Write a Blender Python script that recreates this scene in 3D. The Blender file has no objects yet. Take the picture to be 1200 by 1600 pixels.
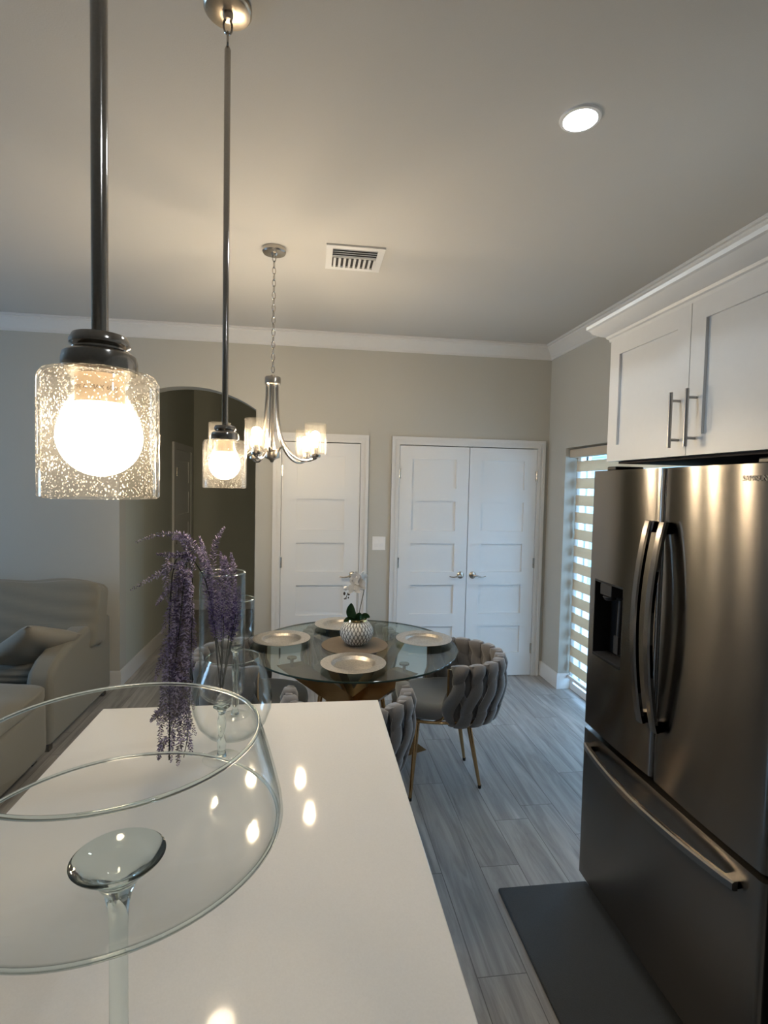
import bpy, bmesh, math, random
from mathutils import Vector, Matrix
random.seed(7)
PI = math.pi
D2R = PI / 180

# ------------------------------------------------------------------ camera
scene = bpy.context.scene
C = scene.collection
cam_data = bpy.data.cameras.new('camera')
cam = bpy.data.objects.new('camera', cam_data)
C.objects.link(cam)
cam_data.sensor_fit = 'VERTICAL'
cam_data.sensor_height = 24.0
cam_data.lens = 840.6 / 1600 * 24.0
cam_data.clip_start = 0.02
YAW, PITCH, ROLL = .1351, .0473, .0213
fw = Vector((math.sin(YAW) * math.cos(PITCH), math.cos(YAW) * math.cos(PITCH), -math.sin(PITCH)))
rt = Vector((math.cos(YAW), -math.sin(YAW), 0))
up = rt.cross(fw)
rt2 = math.cos(ROLL) * rt + math.sin(ROLL) * up
up2 = -math.sin(ROLL) * rt + math.cos(ROLL) * up
M = Matrix((rt2, up2, -fw)).transposed().to_4x4()
M.translation = Vector((0, 0, 1.6735))
cam.matrix_world = M
scene.camera = cam

# ------------------------------------------------------------------ world, exposure, lights
scene.view_settings.view_transform = 'Standard'
scene.view_settings.look = 'None'
scene.view_settings.gamma = 1
scene.view_settings.exposure = 2.15
scene.view_settings.use_curve_mapping = False
scene.cycles.max_bounces = 12
scene.cycles.diffuse_bounces = 5
scene.cycles.glossy_bounces = 5
scene.cycles.transmission_bounces = 10
scene.cycles.transparent_max_bounces = 32
scene.cycles.sample_clamp_indirect = 6.0
scene.cycles.blur_glossy = 0.05

SKY = 4.2          # daylight outside
BULB = 10.5        # warm glass-shade bulbs
CHAN_BULB = 90.0
LED = 48.0         # recessed ceiling lamps
WARM = (1.0, 0.80, 0.55)
COOL = (0.84, 0.93, 1.0)

world = bpy.data.worlds.new('world')
scene.world = world
world.use_nodes = True
wn = world.node_tree
for n in list(wn.nodes):
    wn.nodes.remove(n)
wo = wn.nodes.new('ShaderNodeOutputWorld')
wb = wn.nodes.new('ShaderNodeBackground')
wb.inputs[0].default_value = (0.40, 0.66, 1.0, 1)
wb.inputs[1].default_value = SKY
wn.links.new(wb.outputs[0], wo.inputs[0])


def portal(loc, rot, sx, sy):
    l = bpy.data.lights.new('window_portal', 'AREA')
    l.shape = 'RECTANGLE'
    l.size = sx
    l.size_y = sy
    l.cycles.is_portal = True
    o = bpy.data.objects.new('window_portal', l)
    o.location = loc
    o.rotation_euler = rot
    C.objects.link(o)


# an area lamp points along its local -Z
portal((2.31, 3.47, 1.0), (0, PI / 2, 0), 2.1, 1.55)            # right-hand glazed door, pointing to -X
portal((-5.13, 2.8, 1.45), (0, -PI / 2, 0), 1.15, 1.25)         # living-room window, pointing to +X

# ------------------------------------------------------------------ materials


def nodes_of(name):
    m = bpy.data.materials.new(name)
    m.use_nodes = True
    nt = m.node_tree
    return m, nt, nt.nodes['Principled BSDF']


def pmat(name, col, rough=.5, metal=0., bump=0., scale=40., var=.0, coat=0., sheen=0., spec=.5, stretch=(1, 1, 1), trans=0., ior=1.45):
    """principled material with procedural colour variation and bump"""
    m, nt, b = nodes_of(name)
    b.inputs['Roughness'].default_value = rough
    b.inputs['Metallic'].default_value = metal
    b.inputs['Specular IOR Level'].default_value = spec
    b.inputs['Coat Weight'].default_value = coat
    b.inputs['Sheen Weight'].default_value = sheen
    b.inputs['Transmission Weight'].default_value = trans
    b.inputs['IOR'].default_value = ior
    tc = nt.nodes.new('ShaderNodeTexCoord')
    mp = nt.nodes.new('ShaderNodeMapping')
    mp.inputs['Scale'].default_value = stretch
    nt.links.new(tc.outputs['Object'], mp.inputs['Vector'])
    nz = nt.nodes.new('ShaderNodeTexNoise')
    nz.inputs['Scale'].default_value = scale
    nz.inputs['Detail'].default_value = 4
    nt.links.new(mp.outputs[0], nz.inputs['Vector'])
    rp = nt.nodes.new('ShaderNodeValToRGB')
    rp.color_ramp.elements[0].position = .3
    rp.color_ramp.elements[1].position = .7
    a = [max(0, c * (1 - var)) for c in col]
    z = [min(1, c * (1 + var)) for c in col]
    rp.color_ramp.elements[0].color = (*a, 1)
    rp.color_ramp.elements[1].color = (*z, 1)
    nt.links.new(nz.outputs['Fac'], rp.inputs[0])
    nt.links.new(rp.outputs[0], b.inputs['Base Color'])
    if bump:
        bp = nt.nodes.new('ShaderNodeBump')
        bp.inputs['Strength'].default_value = bump
        bp.inputs['Distance'].default_value = .002
        nt.links.new(nz.outputs['Fac'], bp.inputs['Height'])
        nt.links.new(bp.outputs[0], b.inputs['Normal'])
    return m


def emat(name, col, strength):
    m = bpy.data.materials.new(name)
    m.use_nodes = True
    nt = m.node_tree
    nt.nodes.remove(nt.nodes['Principled BSDF'])
    e = nt.nodes.new('ShaderNodeEmission')
    e.inputs[0].default_value = (*col, 1)
    e.inputs[1].default_value = strength
    nt.links.new(e.outputs[0], nt.nodes['Material Output'].inputs[0])
    return m


def thin_glass(name, face=(1, 1, 1), edge=(.55, .66, .64), ior=1.45, power=3.0, seeds=False, haze=0.0, rough=0.0, refl=.6, smax=.1):
    """thin clear glass: transparent + fresnel reflection, darker where seen edge-on"""
    m = bpy.data.materials.new(name)
    m.use_nodes = True
    nt = m.node_tree
    nt.nodes.remove(nt.nodes['Principled BSDF'])
    out = nt.nodes['Material Output']
    lw = nt.nodes.new('ShaderNodeLayerWeight')
    lw.inputs['Blend'].default_value = .5
    pw = nt.nodes.new('ShaderNodeMath')
    pw.operation = 'POWER'
    pw.inputs[1].default_value = power
    nt.links.new(lw.outputs['Facing'], pw.inputs[0])
    mx = nt.nodes.new('ShaderNodeMix')
    mx.data_type = 'RGBA'
    mx.inputs[6].default_value = (*face, 1)
    mx.inputs[7].default_value = (*edge, 1)
    nt.links.new(pw.outputs[0], mx.inputs[0])
    tr = nt.nodes.new('ShaderNodeBsdfTransparent')
    nt.links.new(mx.outputs[2], tr.inputs[0])
    gl = nt.nodes.new('ShaderNodeBsdfGlossy')
    gl.inputs['Roughness'].default_value = rough
    gl.inputs['Color'].default_value = (1, 1, 1, 1)
    # Schlick reflectance, the same from either side of the wall
    p5 = nt.nodes.new('ShaderNodeMath')
    p5.operation = 'POWER'
    p5.inputs[1].default_value = 5
    nt.links.new(lw.outputs['Facing'], p5.inputs[0])
    r0 = ((ior - 1) / (ior + 1)) ** 2
    ma = nt.nodes.new('ShaderNodeMath')
    ma.operation = 'MULTIPLY_ADD'
    ma.inputs[1].default_value = (1 - r0) * refl
    ma.inputs[2].default_value = r0
    nt.links.new(p5.outputs[0], ma.inputs[0])
    ms = nt.nodes.new('ShaderNodeMixShader')
    nt.links.new(ma.outputs[0], ms.inputs[0])
    nt.links.new(tr.outputs[0], ms.inputs[1])
    nt.links.new(gl.outputs[0], ms.inputs[2])
    last = ms
    if haze or seeds:
        tl = nt.nodes.new('ShaderNodeBsdfTranslucent')
        tl.inputs[0].default_value = (.9, .88, .84, 1)
        df = nt.nodes.new('ShaderNodeBsdfDiffuse')
        df.inputs[0].default_value = (.9, .88, .84, 1)
        md = nt.nodes.new('ShaderNodeMixShader')
        md.inputs[0].default_value = .35
        nt.links.new(tl.outputs[0], md.inputs[1])
        nt.links.new(df.outputs[0], md.inputs[2])
        m2 = nt.nodes.new('ShaderNodeMixShader')
        nt.links.new(last.outputs[0], m2.inputs[1])
        nt.links.new(md.outputs[0], m2.inputs[2])
        if seeds:
            tc = nt.nodes.new('ShaderNodeTexCoord')
            mp = nt.nodes.new('ShaderNodeMapping')
            mp.inputs['Scale'].default_value = (1, 1, .75)
            nt.links.new(tc.outputs['Object'], mp.inputs[0])
            vo = nt.nodes.new('ShaderNodeTexVoronoi')
            vo.inputs['Scale'].default_value = 340
            nt.links.new(mp.outputs[0], vo.inputs['Vector'])
            nz = nt.nodes.new('ShaderNodeTexNoise')
            nz.inputs['Scale'].default_value = 28
            nt.links.new(tc.outputs['Object'], nz.inputs['Vector'])
            th = nt.nodes.new('ShaderNodeMath')
            th.operation = 'MULTIPLY'
            th.inputs[1].default_value = .46
            nt.links.new(nz.outputs['Fac'], th.inputs[0])
            lt = nt.nodes.new('ShaderNodeMath')
            lt.operation = 'LESS_THAN'
            nt.links.new(vo.outputs['Distance'], lt.inputs[0])
            nt.links.new(th.outputs[0], lt.inputs[1])
            mm = nt.nodes.new('ShaderNodeMapRange')
            mm.inputs['To Min'].default_value = haze
            mm.inputs['To Max'].default_value = smax
            nt.links.new(lt.outputs[0], mm.inputs[0])
            nt.links.new(mm.outputs[0], m2.inputs[0])
        else:
            m2.inputs[0].default_value = haze
        last = m2
    nt.links.new(last.outputs[0], out.inputs[0])
    return m


def solid_glass(name, col=(1, 1, 1), rough=0.0, ior=1.5):
    m = bpy.data.materials.new(name)
    m.use_nodes = True
    nt = m.node_tree
    nt.nodes.remove(nt.nodes['Principled BSDF'])
    g = nt.nodes.new('ShaderNodeBsdfGlass')
    g.inputs['Color'].default_value = (*col, 1)
    g.inputs['IOR'].default_value = ior
    g.inputs['Roughness'].default_value = rough
    nt.links.new(g.outputs[0], nt.nodes['Material Output'].inputs[0])
    return m


def brushed(name, col, rough, aniso, axis, line_scale=(1, 1, 1)):
    m, nt, b = nodes_of(name)
    b.inputs['Metallic'].default_value = 1
    b.inputs['Anisotropic'].default_value = aniso
    b.inputs['Anisotropic Rotation'].default_value = 0
    cx = nt.nodes.new('ShaderNodeCombineXYZ')
    for i in range(3):
        cx.inputs[i].default_value = axis[i]
    nt.links.new(cx.outputs[0], b.inputs['Tangent'])
    tc = nt.nodes.new('ShaderNodeTexCoord')
    mp = nt.nodes.new('ShaderNodeMapping')
    mp.inputs['Scale'].default_value = line_scale
    nt.links.new(tc.outputs['Object'], mp.inputs[0])
    nz = nt.nodes.new('ShaderNodeTexNoise')
    nz.inputs['Scale'].default_value = 1
    nz.inputs['Detail'].default_value = 3
    nt.links.new(mp.outputs[0], nz.inputs['Vector'])
    mr = nt.nodes.new('ShaderNodeMapRange')
    mr.inputs['To Min'].default_value = rough * .96
    mr.inputs['To Max'].default_value = rough * 1.04
    nt.links.new(nz.outputs['Fac'], mr.inputs[0])
    nt.links.new(mr.outputs[0], b.inputs['Roughness'])
    rp = nt.nodes.new('ShaderNodeValToRGB')
    rp.color_ramp.elements[0].color = (*[c * .985 for c in col], 1)
    rp.color_ramp.elements[1].color = (*[min(1, c * 1.015) for c in col], 1)
    nt.links.new(nz.outputs['Fac'], rp.inputs[0])
    nt.links.new(rp.outputs[0], b.inputs['Base Color'])
    return m


def floor_mat():
    m, nt, b = nodes_of('grey_wood_tile')
    L = nt.links.new
    N = nt.nodes.new

    def math_(op, a, bb=None, clamp=False):
        n = N('ShaderNodeMath')
        n.operation = op
        n.use_clamp = clamp
        for i, v in enumerate((a, bb)):
            if v is None:
                continue
            if isinstance(v, (int, float)):
                n.inputs[i].default_value = v
            else:
                L(v, n.inputs[i])
        return n.outputs[0]
    tc = N('ShaderNodeTexCoord')
    sp = N('ShaderNodeSeparateXYZ')
    L(tc.outputs['Object'], sp.inputs[0])
    W, LEN = .178, .60
    u = math_('DIVIDE', math_('SUBTRACT', sp.outputs[0], .587), W)
    col = math_('FLOOR', u)
    wn1 = N('ShaderNodeTexWhiteNoise')
    wn1.noise_dimensions = '1D'
    L(col, wn1.inputs['W'])
    v = math_('ADD', math_('DIVIDE', sp.outputs[1], LEN * 2), wn1.outputs['Value'])
    row = math_('FLOOR', v)
    fu = math_('FRACT', u)
    fv = math_('FRACT', v)
    du = math_('MULTIPLY', math_('MINIMUM', fu, math_('SUBTRACT', 1, fu)), W)
    dv = math_('MULTIPLY', math_('MINIMUM', fv, math_('SUBTRACT', 1, fv)), LEN * 2)
    d = math_('MINIMUM', du, dv)
    grout = math_('LESS_THAN', d, .0016)
    cm = N('ShaderNodeCombineXYZ')
    L(col, cm.inputs[0])
    L(row, cm.inputs[1])
    wn2 = N('ShaderNodeTexWhiteNoise')
    wn2.noise_dimensions = '3D'
    L(cm.outputs[0], wn2.inputs['Vector'])
    # grain: stretched noise, offset per plank
    ad = N('ShaderNodeVectorMath')
    ad.operation = 'ADD'
    sc = N('ShaderNodeVectorMath')
    sc.operation = 'SCALE'
    sc.inputs['Scale'].default_value = 9
    L(wn2.outputs['Color'], sc.inputs[0])
    L(tc.outputs['Object'], ad.inputs[0])
    L(sc.outputs[0], ad.inputs[1])
    mp = N('ShaderNodeMapping')
    mp.inputs['Scale'].default_value = (16, 1.3, 1)
    L(ad.outputs[0], mp.inputs[0])
    g = N('ShaderNodeTexNoise')
    g.inputs['Scale'].default_value = 1.0
    g.inputs['Detail'].default_value = 6
    g.inputs['Roughness'].default_value = .62
    g.inputs['Distortion'].default_value = 1.1
    L(mp.outputs[0], g.inputs['Vector'])
    rp = N('ShaderNodeValToRGB')
    e = rp.color_ramp.elements
    e[0].position = .28
    e[0].color = (.17, .168, .165, 1)
    e[1].position = .72
    e[1].color = (.45, .44, .43, 1)
    k = rp.color_ramp.elements.new(.5)
    k.color = (.31, .303, .295, 1)
    L(g.outputs['Fac'], rp.inputs[0])
    br = math_('ADD', math_('MULTIPLY', wn2.outputs['Value'], .26), .87)
    mu = N('ShaderNodeVectorMath')
    mu.operation = 'SCALE'
    L(rp.outputs[0], mu.inputs[0])
    L(br, mu.inputs['Scale'])
    mx = N('ShaderNodeMix')
    mx.data_type = 'RGBA'
    L(grout, mx.inputs[0])
    L(mu.outputs[0], mx.inputs[6])
    mx.inputs[7].default_value = (.13, .125, .12, 1)
    L(mx.outputs[2], b.inputs['Base Color'])
    b.inputs['Roughness'].default_value = .42
    b.inputs['Specular IOR Level'].default_value = .45
    bp = N('ShaderNodeBump')
    bp.inputs['Strength'].default_value = .35
    bp.inputs['Distance'].default_value = .0015
    hgt = math_('SUBTRACT', math_('MULTIPLY', g.outputs['Fac'], .4), grout)
    L(hgt, bp.inputs['Height'])
    L(bp.outputs[0], b.inputs['Normal'])
    return m


def pot_mat():
    """white ceramic with silver-grey almond lattice"""
    m, nt, b = nodes_of('patterned_ceramic')
    L = nt.links.new
    N = nt.nodes.new

    def math_(op, a, bb=None):
        n = N('ShaderNodeMath')
        n.operation = op
        for i, v in enumerate((a, bb)):
            if v is None:
                continue
            if isinstance(v, (int, float)):
                n.inputs[i].default_value = v
            else:
                L(v, n.inputs[i])
        return n.outputs[0]
    tc = N('ShaderNodeTexCoord')
    sp = N('ShaderNodeSeparateXYZ')
    L(tc.outputs['Object'], sp.inputs[0])
    ang = math_('DIVIDE', math_('ARCTAN2', sp.outputs[1], sp.outputs[0]), 2 * PI)
    u = math_('MULTIPLY', ang, 26.0)
    v = math_('MULTIPLY', sp.outputs[2], 48.0)
    a = math_('ABSOLUTE', math_('SINE', math_('MULTIPLY', math_('ADD', u, math_('MULTIPLY', v, .5)), PI)))
    c = math_('ABSOLUTE', math_('SINE', math_('MULTIPLY', math_('SUBTRACT', u, math_('MULTIPLY', v, .5)), PI)))
    h = math_('MINIMUM', a, c)
    rp = N('ShaderNodeValToRGB')
    rp.color_ramp.elements[0].position = .28
    rp.color_ramp.elements[0].color = (.16, .15, .135, 1)
    rp.color_ramp.elements[1].position = .46
    rp.color_ramp.elements[1].color = (.80, .78, .74, 1)
    L(h, rp.inputs[0])
    L(rp.outputs[0], b.inputs['Base Color'])
    b.inputs['Roughness'].default_value = .25
    bp = N('ShaderNodeBump')
    bp.inputs['Strength'].default_value = .8
    bp.inputs['Distance'].default_value = .003
    L(h, bp.inputs['Height'])
    L(bp.outputs[0], b.inputs['Normal'])
    return m


M_WALL = pmat('greige_wall_paint', (.47, .46, .415), .75, bump=.12, scale=160, var=.012)
M_HALL = pmat('hall_wall_paint', (.48, .50, .44), .8, bump=.1, scale=160, var=.012)
M_CEIL = pmat('ceiling_paint', (.52, .51, .485), .85, bump=.15, scale=220, var=.01)
M_TRIM = pmat('white_trim_gloss', (.66, .66, .65), .38, var=.01)
M_DOOR = pmat('white_door_paint', (.72, .73, .73), .42, bump=.04, scale=200, var=.008)
M_CAB = pmat('white_cabinet_lacquer', (.68, .69, .69), .35, var=.008)
M_QUARTZ = pmat('white_quartz', (.85, .85, .84), .055, scale=320, var=.02, spec=.3)
M_FLOOR = floor_mat()
M_STEEL = brushed('brushed_stainless', (.235, .222, .208), .20, 1.0, (0, 0, 1), (2, 2, 260))
M_STEELH = brushed('brushed_stainless_handle', (.33, .31, .29), .24, .6, (0, 1, 0), (3, 3, 500))
M_NICKEL = pmat('brushed_nickel', (.50, .46, .41), .26, 1, var=.05, scale=300)
M_NICKELD = pmat('dark_brushed_nickel', (.50, .46, .42), .13, 1, var=.05, scale=300)
M_CANOPY = pmat('nickel_canopy', (.66, .57, .46), .28, 1, var=.04, scale=200)
M_BULLET = pmat('satin_pull_steel', (.42, .40, .38), .34, 1, var=.05, scale=300)
M_GOLD = pmat('gold_plated_metal', (.62, .40, .20), .2, 1, var=.05, scale=120)
M_BRONZE = pmat('bronze_mirrored_metal', (.46, .27, .12), .22, 1, var=.12, scale=10, stretch=(1, 1, 3))
M_RIM = pmat('gold_rim', (.95, .72, .35), .15, 1, var=.03)
M_BLACK = pmat('black_plastic', (.012, .012, .013), .35, var=.1)
M_DGREY = pmat('dark_grey_metal', (.045, .045, .048), .45, metal=.3, var=.1)
M_MAT = pmat('charcoal_foam_mat', (.040, .046, .052), .7, bump=.5, scale=420, var=.15)
M_VELVET = pmat('grey_velvet', (.150, .144, .143), .85, bump=.25, scale=300, var=.12, sheen=.6)
M_SOFA = pmat('beige_linen', (.215, .205, .172), .9, bump=.5, scale=520, var=.08, sheen=.2)
M_PILLOW = pmat('oatmeal_linen', (.25, .235, .20), .9, bump=.5, scale=520, var=.10, sheen=.2)
M_BULB = emat('lit_bulb_glass', WARM, BULB)
M_CBULB = emat('lit_chandelier_bulb', WARM, CHAN_BULB)
M_LED = emat('lit_led_disc', COOL, LED)
M_SHADE = thin_glass('seeded_glass', face=(.97, .96, .94), edge=(.75, .72, .66), seeds=True, haze=.013, smax=.38, ior=1.4)
M_CSHADE = thin_glass('seeded_glass_small', face=(.97, .96, .94), edge=(.75, .72, .66), seeds=True, haze=.0045, smax=.030, ior=1.4)
M_VGLASS = thin_glass('clear_vase_glass', face=(.985, .99, .99), edge=(.42, .50, .50), power=4.5, ior=1.4)
M_VGLASS2 = thin_glass('clear_bowl_glass', face=(.985, .99, .988), edge=(.40, .47, .47), power=5, ior=1.38)
M_TGLASS = thin_glass('table_top_glass', face=(.88, .92, .90), edge=(.5, .6, .56), ior=1.5)
M_TEDGE = pmat('table_glass_edge', (.02, .045, .04), .08, var=.1, spec=.8)
M_PANE = thin_glass('window_pane', face=(.96, .98, .98), edge=(.7, .8, .8))
M_SGLASS = solid_glass('solid_glass', (.93, .97, .965))
M_CHARGER = pmat('silver_charger', (.62, .58, .52), .33, .9, bump=.55, scale=150, var=.2)
M_PLACEMAT = pmat('taupe_woven_placemat', (.22, .17, .12), .6, metal=.3, bump=.8, scale=260, var=.3)
M_POT = pot_mat()
M_SOIL = pmat('dark_moss', (.03, .028, .015), .9, bump=.8, scale=120, var=.4)
M_LEAF = pmat('orchid_leaf', (.012, .05, .018), .35, var=.25, scale=30)
M_OSTEM = pmat('orchid_stem', (.06, .055, .03), .6, var=.2)
M_PETAL = pmat('orchid_petal', (.90, .87, .83), .55, var=.06, scale=60)
M_BUD = pmat('orchid_bud', (.05, .035, .03), .5, var=.3)
M_LAV = pmat('lavender_floret', (.28, .24, .40), .8, var=.45, scale=90)
M_LAV2 = pmat('deep_lavender_floret', (.11, .08, .23), .8, var=.4, scale=90)
M_LAVB = pmat('faded_lavender_floret', (.19, .165, .19), .85, var=.45, scale=90)
M_LAVL = pmat('pale_lavender_floret', (.48, .42, .60), .8, var=.25, scale=90)
M_LAVD = pmat('dark_lavender_floret', (.13, .10, .19), .8, var=.4, scale=90)
M_LSTEM = pmat('dark_flower_stem', (.022, .028, .02), .6, var=.2)
M_LOGO = pmat('logo_grey', (.10, .10, .10), .4, metal=.5)
M_INK = pmat('printed_ink', (.12, .08, .05), .7)
M_SOCKET = pmat('satin_socket', (.62, .50, .36), .4, .6, var=.05)
M_BAND = pmat('cream_blind_fabric', (.70, .59, .47), .9, bump=.3, scale=400, var=.05)
M_VINYL = pmat('white_window_frame', (.74, .76, .78), .4, var=.01)
M_EXT = pmat('pale_outside_wall', (.15, .27, .29), .9, bump=.4, scale=20, var=.08)
M_PAVE = pmat('outside_paving', (.42, .44, .44), .9, bump=.4, scale=12, var=.1)
M_PLATE = pmat('switch_plastic', (.78, .77, .75), .3, var=.005)
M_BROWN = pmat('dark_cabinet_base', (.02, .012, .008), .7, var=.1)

# translucent cloth for the blind
_b = M_BAND.node_tree.nodes['Principled BSDF']
_t = M_BAND.node_tree.nodes.new('ShaderNodeBsdfTranslucent')
_t.inputs[0].default_value = (.74, .62, .48, 1)
_m = M_BAND.node_tree.nodes.new('ShaderNodeMixShader')
_m.inputs[0].default_value = .35
M_BAND.node_tree.links.new(_b.outputs[0], _m.inputs[1])
M_BAND.node_tree.links.new(_t.outputs[0], _m.inputs[2])
M_BAND.node_tree.links.new(_m.outputs[0], M_BAND.node_tree.nodes['Material Output'].inputs[0])

# ------------------------------------------------------------------ mesh helpers


def bm_new():
    return bmesh.new()


def obj(name, bm, mat, parent=None, smooth=True, sharp=38, loc=None, bevel=0, bseg=2):
    me = bpy.data.meshes.new(name)
    bmesh.ops.recalc_face_normals(bm, faces=bm.faces[:])
    bm.to_mesh(me)
    bm.free()
    mats = mat if isinstance(mat, (list, tuple)) else [mat]
    for x in mats:
        me.materials.append(x)
    if smooth:
        me.shade_smooth()
        me.set_sharp_from_angle(angle=sharp * D2R)
    o = bpy.data.objects.new(name, me)
    C.objects.link(o)
    if parent is not None:
        o.parent = parent
    if loc is not None:
        o.location = loc
    if bevel:
        md = o.modifiers.new('bevel', 'BEVEL')
        md.width = bevel
        md.segments = bseg
        md.limit_method = 'ANGLE'
        md.angle_limit = 40 * D2R
    return o


def thing(name, label, cat, loc=(0, 0, 0), rz=0, group=None):
    o = bpy.data.objects.new(name, None)
    o.empty_display_size = .05
    C.objects.link(o)
    o.location = loc
    o.rotation_euler = (0, 0, rz)
    o['label'] = label
    o['category'] = cat
    if group:
        o['group'] = group
    return o


def tag(o, label, cat, group=None):
    o['label'] = label
    o['category'] = cat
    if group:
        o['group'] = group
    return o


def struct(name, bm, mat, parent=None, **k):
    o = obj(name, bm, mat, parent, **k)
    if parent is None:
        o['kind'] = 'structure'
    return o


def dup(root, loc, rz, label=None, group=None):
    def cp(o, parent):
        c = o.copy()
        C.objects.link(c)
        c.parent = parent
        for ch in list(o.children):
            cp(ch, c)
        return c
    r = cp(root, None)
    r.location = loc
    r.rotation_euler = (0, 0, rz)
    if label:
        r['label'] = label
    if group:
        r['group'] = group
    return r


def box(bm, x0, x1, y0, y1, z0, z1, mi=0):
    vs = [bm.verts.new(p) for p in ((x0, y0, z0), (x1, y0, z0), (x1, y1, z0), (x0, y1, z0),
                                    (x0, y0, z1), (x1, y0, z1), (x1, y1, z1), (x0, y1, z1))]
    for f in ((0, 3, 2, 1), (4, 5, 6, 7), (0, 1, 5, 4), (1, 2, 6, 5), (2, 3, 7, 6), (3, 0, 4, 7)):
        bm.faces.new([vs[i] for i in f]).material_index = mi
    return vs


def prism(bm, pts, axis, a, b):
    """polygon pts (2-D) extruded along axis between a and b"""
    def P(p, t):
        if axis == 'x':
            return (t, p[0], p[1])
        if axis == 'y':
            return (p[0], t, p[1])
        return (p[0], p[1], t)
    v0 = [bm.verts.new(P(p, a)) for p in pts]
    v1 = [bm.verts.new(P(p, b)) for p in pts]
    n = len(pts)
    bm.faces.new(v0[::-1])
    bm.faces.new(v1)
    for i in range(n):
        bm.faces.new((v0[i], v0[(i + 1) % n], v1[(i + 1) % n], v1[i]))


def lathe(bm, prof, n=48, cx=0, cy=0, cz=0, closed=False, mi=0):
    """revolve (r,z) profile about z; r==0 points become poles"""
    rings = []
    for r, z in prof:
        if r < 1e-6:
            rings.append([bm.verts.new((cx, cy, cz + z))])
        else:
            rings.append([bm.verts.new((cx + r * math.cos(2 * PI * i / n), cy + r * math.sin(2 * PI * i / n), cz + z)) for i in range(n)])
    m = len(rings)
    for k in range(m if closed else m - 1):
        A, B = rings[k], rings[(k + 1) % m]
        for i in range(n):
            j = (i + 1) % n
            if len(A) == 1 and len(B) == 1:
                continue
            if len(A) == 1:
                f = bm.faces.new((A[0], B[j], B[i]))
            elif len(B) == 1:
                f = bm.faces.new((A[i], A[j], B[0]))
            else:
                f = bm.faces.new((A[i], A[j], B[j], B[i]))
            f.material_index = mi


def tube(bm, pts, rad, n=10, cap=True, closed=False, flat=None):
    """tube along points; rad scalar or list; flat=(a,b) gives elliptical/rect scaling"""
    P = [Vector(p) for p in pts]
    m = len(P)
    R = rad if isinstance(rad, (list, tuple)) else [rad] * m
    T = []
    for i in range(m):
        if closed:
            t = P[(i + 1) % m] - P[i - 1]
        else:
            t = P[min(i + 1, m - 1)] - P[max(i - 1, 0)]
        T.append(t.normalized())
    ref = Vector((0, 0, 1)) if abs(T[0].z) < .9 else Vector((1, 0, 0))
    u = (ref - ref.dot(T[0]) * T[0]).normalized()
    rings = []
    for i in range(m):
        u = (u - u.dot(T[i]) * T[i])
        if u.length < 1e-6:
            u = T[i].orthogonal()
        u.normalize()
        v = T[i].cross(u)
        ring = []
        for k in range(n):
            a = 2 * PI * k / n
            fu, fv = (flat if flat else (1, 1))
            ring.append(bm.verts.new(P[i] + R[i] * (fu * math.cos(a) * u + fv * math.sin(a) * v)))
        rings.append(ring)
    for i in range(m if closed else m - 1):
        A, B = rings[i], rings[(i + 1) % m]
        for k in range(n):
            bm.faces.new((A[k], A[(k + 1) % n], B[(k + 1) % n], B[k]))
    if cap and not closed:
        bm.faces.new(rings[0][::-1])
        bm.faces.new(rings[-1])


def sphere(bm, c, r, nu=16, nv=10, sc=(1, 1, 1), rot=None):
    mt = Matrix.Translation(Vector(c))
    if rot is not None:
        mt = mt @ rot.to_4x4()
    mt = mt @ Matrix.Diagonal((r * sc[0], r * sc[1], r * sc[2], 1))
    bmesh.ops.create_uvsphere(bm, u_segments=nu, v_segments=nv, radius=1, matrix=mt)


def curve(pts, n=24):
    """Catmull-Rom through pts"""
    P = [Vector(p) for p in pts]
    P = [P[0] * 2 - P[1]] + P + [P[-1] * 2 - P[-2]]
    out = []
    seg = len(P) - 3
    for s in range(n + 1):
        t = s / n * seg
        i = min(int(t), seg - 1)
        t -= i
        a, b, c, d = P[i], P[i + 1], P[i + 2], P[i + 3]
        out.append(.5 * ((2 * b) + (-a + c) * t + (2 * a - 5 * b + 4 * c - d) * t * t + (-a + 3 * b - 3 * c + d) * t ** 3))
    return out


def sweep_h(bm, path, prof, side=1):
    """sweep profile (offset from wall into the room, z) along a horizontal polyline with mitres.
    side=+1: offset is to the left of the direction of travel."""
    P = [Vector((p[0], p[1])) for p in path]
    m = len(P)
    nor = []
    for i in range(m - 1):
        d = (P[i + 1] - P[i]).normalized()
        nor.append(Vector((-d.y, d.x)) * side)
    rings = []
    for i in range(m):
        if i == 0:
            o = nor[0]
        elif i == m - 1:
            o = nor[-1]
        else:
            o = nor[i - 1] + nor[i]
            o = o / max(1e-6, o.dot(nor[i]))
        rings.append([bm.verts.new((P[i].x + o.x * a, P[i].y + o.y * a, z)) for a, z in prof])
    n = len(prof)
    for i in range(m - 1):
        for k in range(n):
            bm.faces.new((rings[i][k], rings[i][(k + 1) % n], rings[i + 1][(k + 1) % n], rings[i + 1][k]))
    bm.faces.new(rings[0][::-1])
    bm.faces.new(rings[-1])


# ------------------------------------------------------------------ room shell
H = 2.928
D = 4.558      # back wall
RW = 2.084     # right wall
LW = -4.9      # left wall (out of frame)
NW = -3.2      # wall behind the camera
AX0, AX1 = -1.523, -.458     # arched opening
AS, AT = 2.282, 2.447        # spring and crown height of the arch
HF = 7.3                     # far end of the hallway
HX1 = -.25                   # hallway right wall

bm = bm_new()
box(bm, LW - .25, RW + .22, NW - .15, HF + .15, -.12, 0)
struct('floor', bm, M_FLOOR)

bm = bm_new()
box(bm, LW - .25, RW + .22, NW - .15, HF + .15, H, H + .12)
struct('ceiling', bm, M_CEIL)

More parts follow.
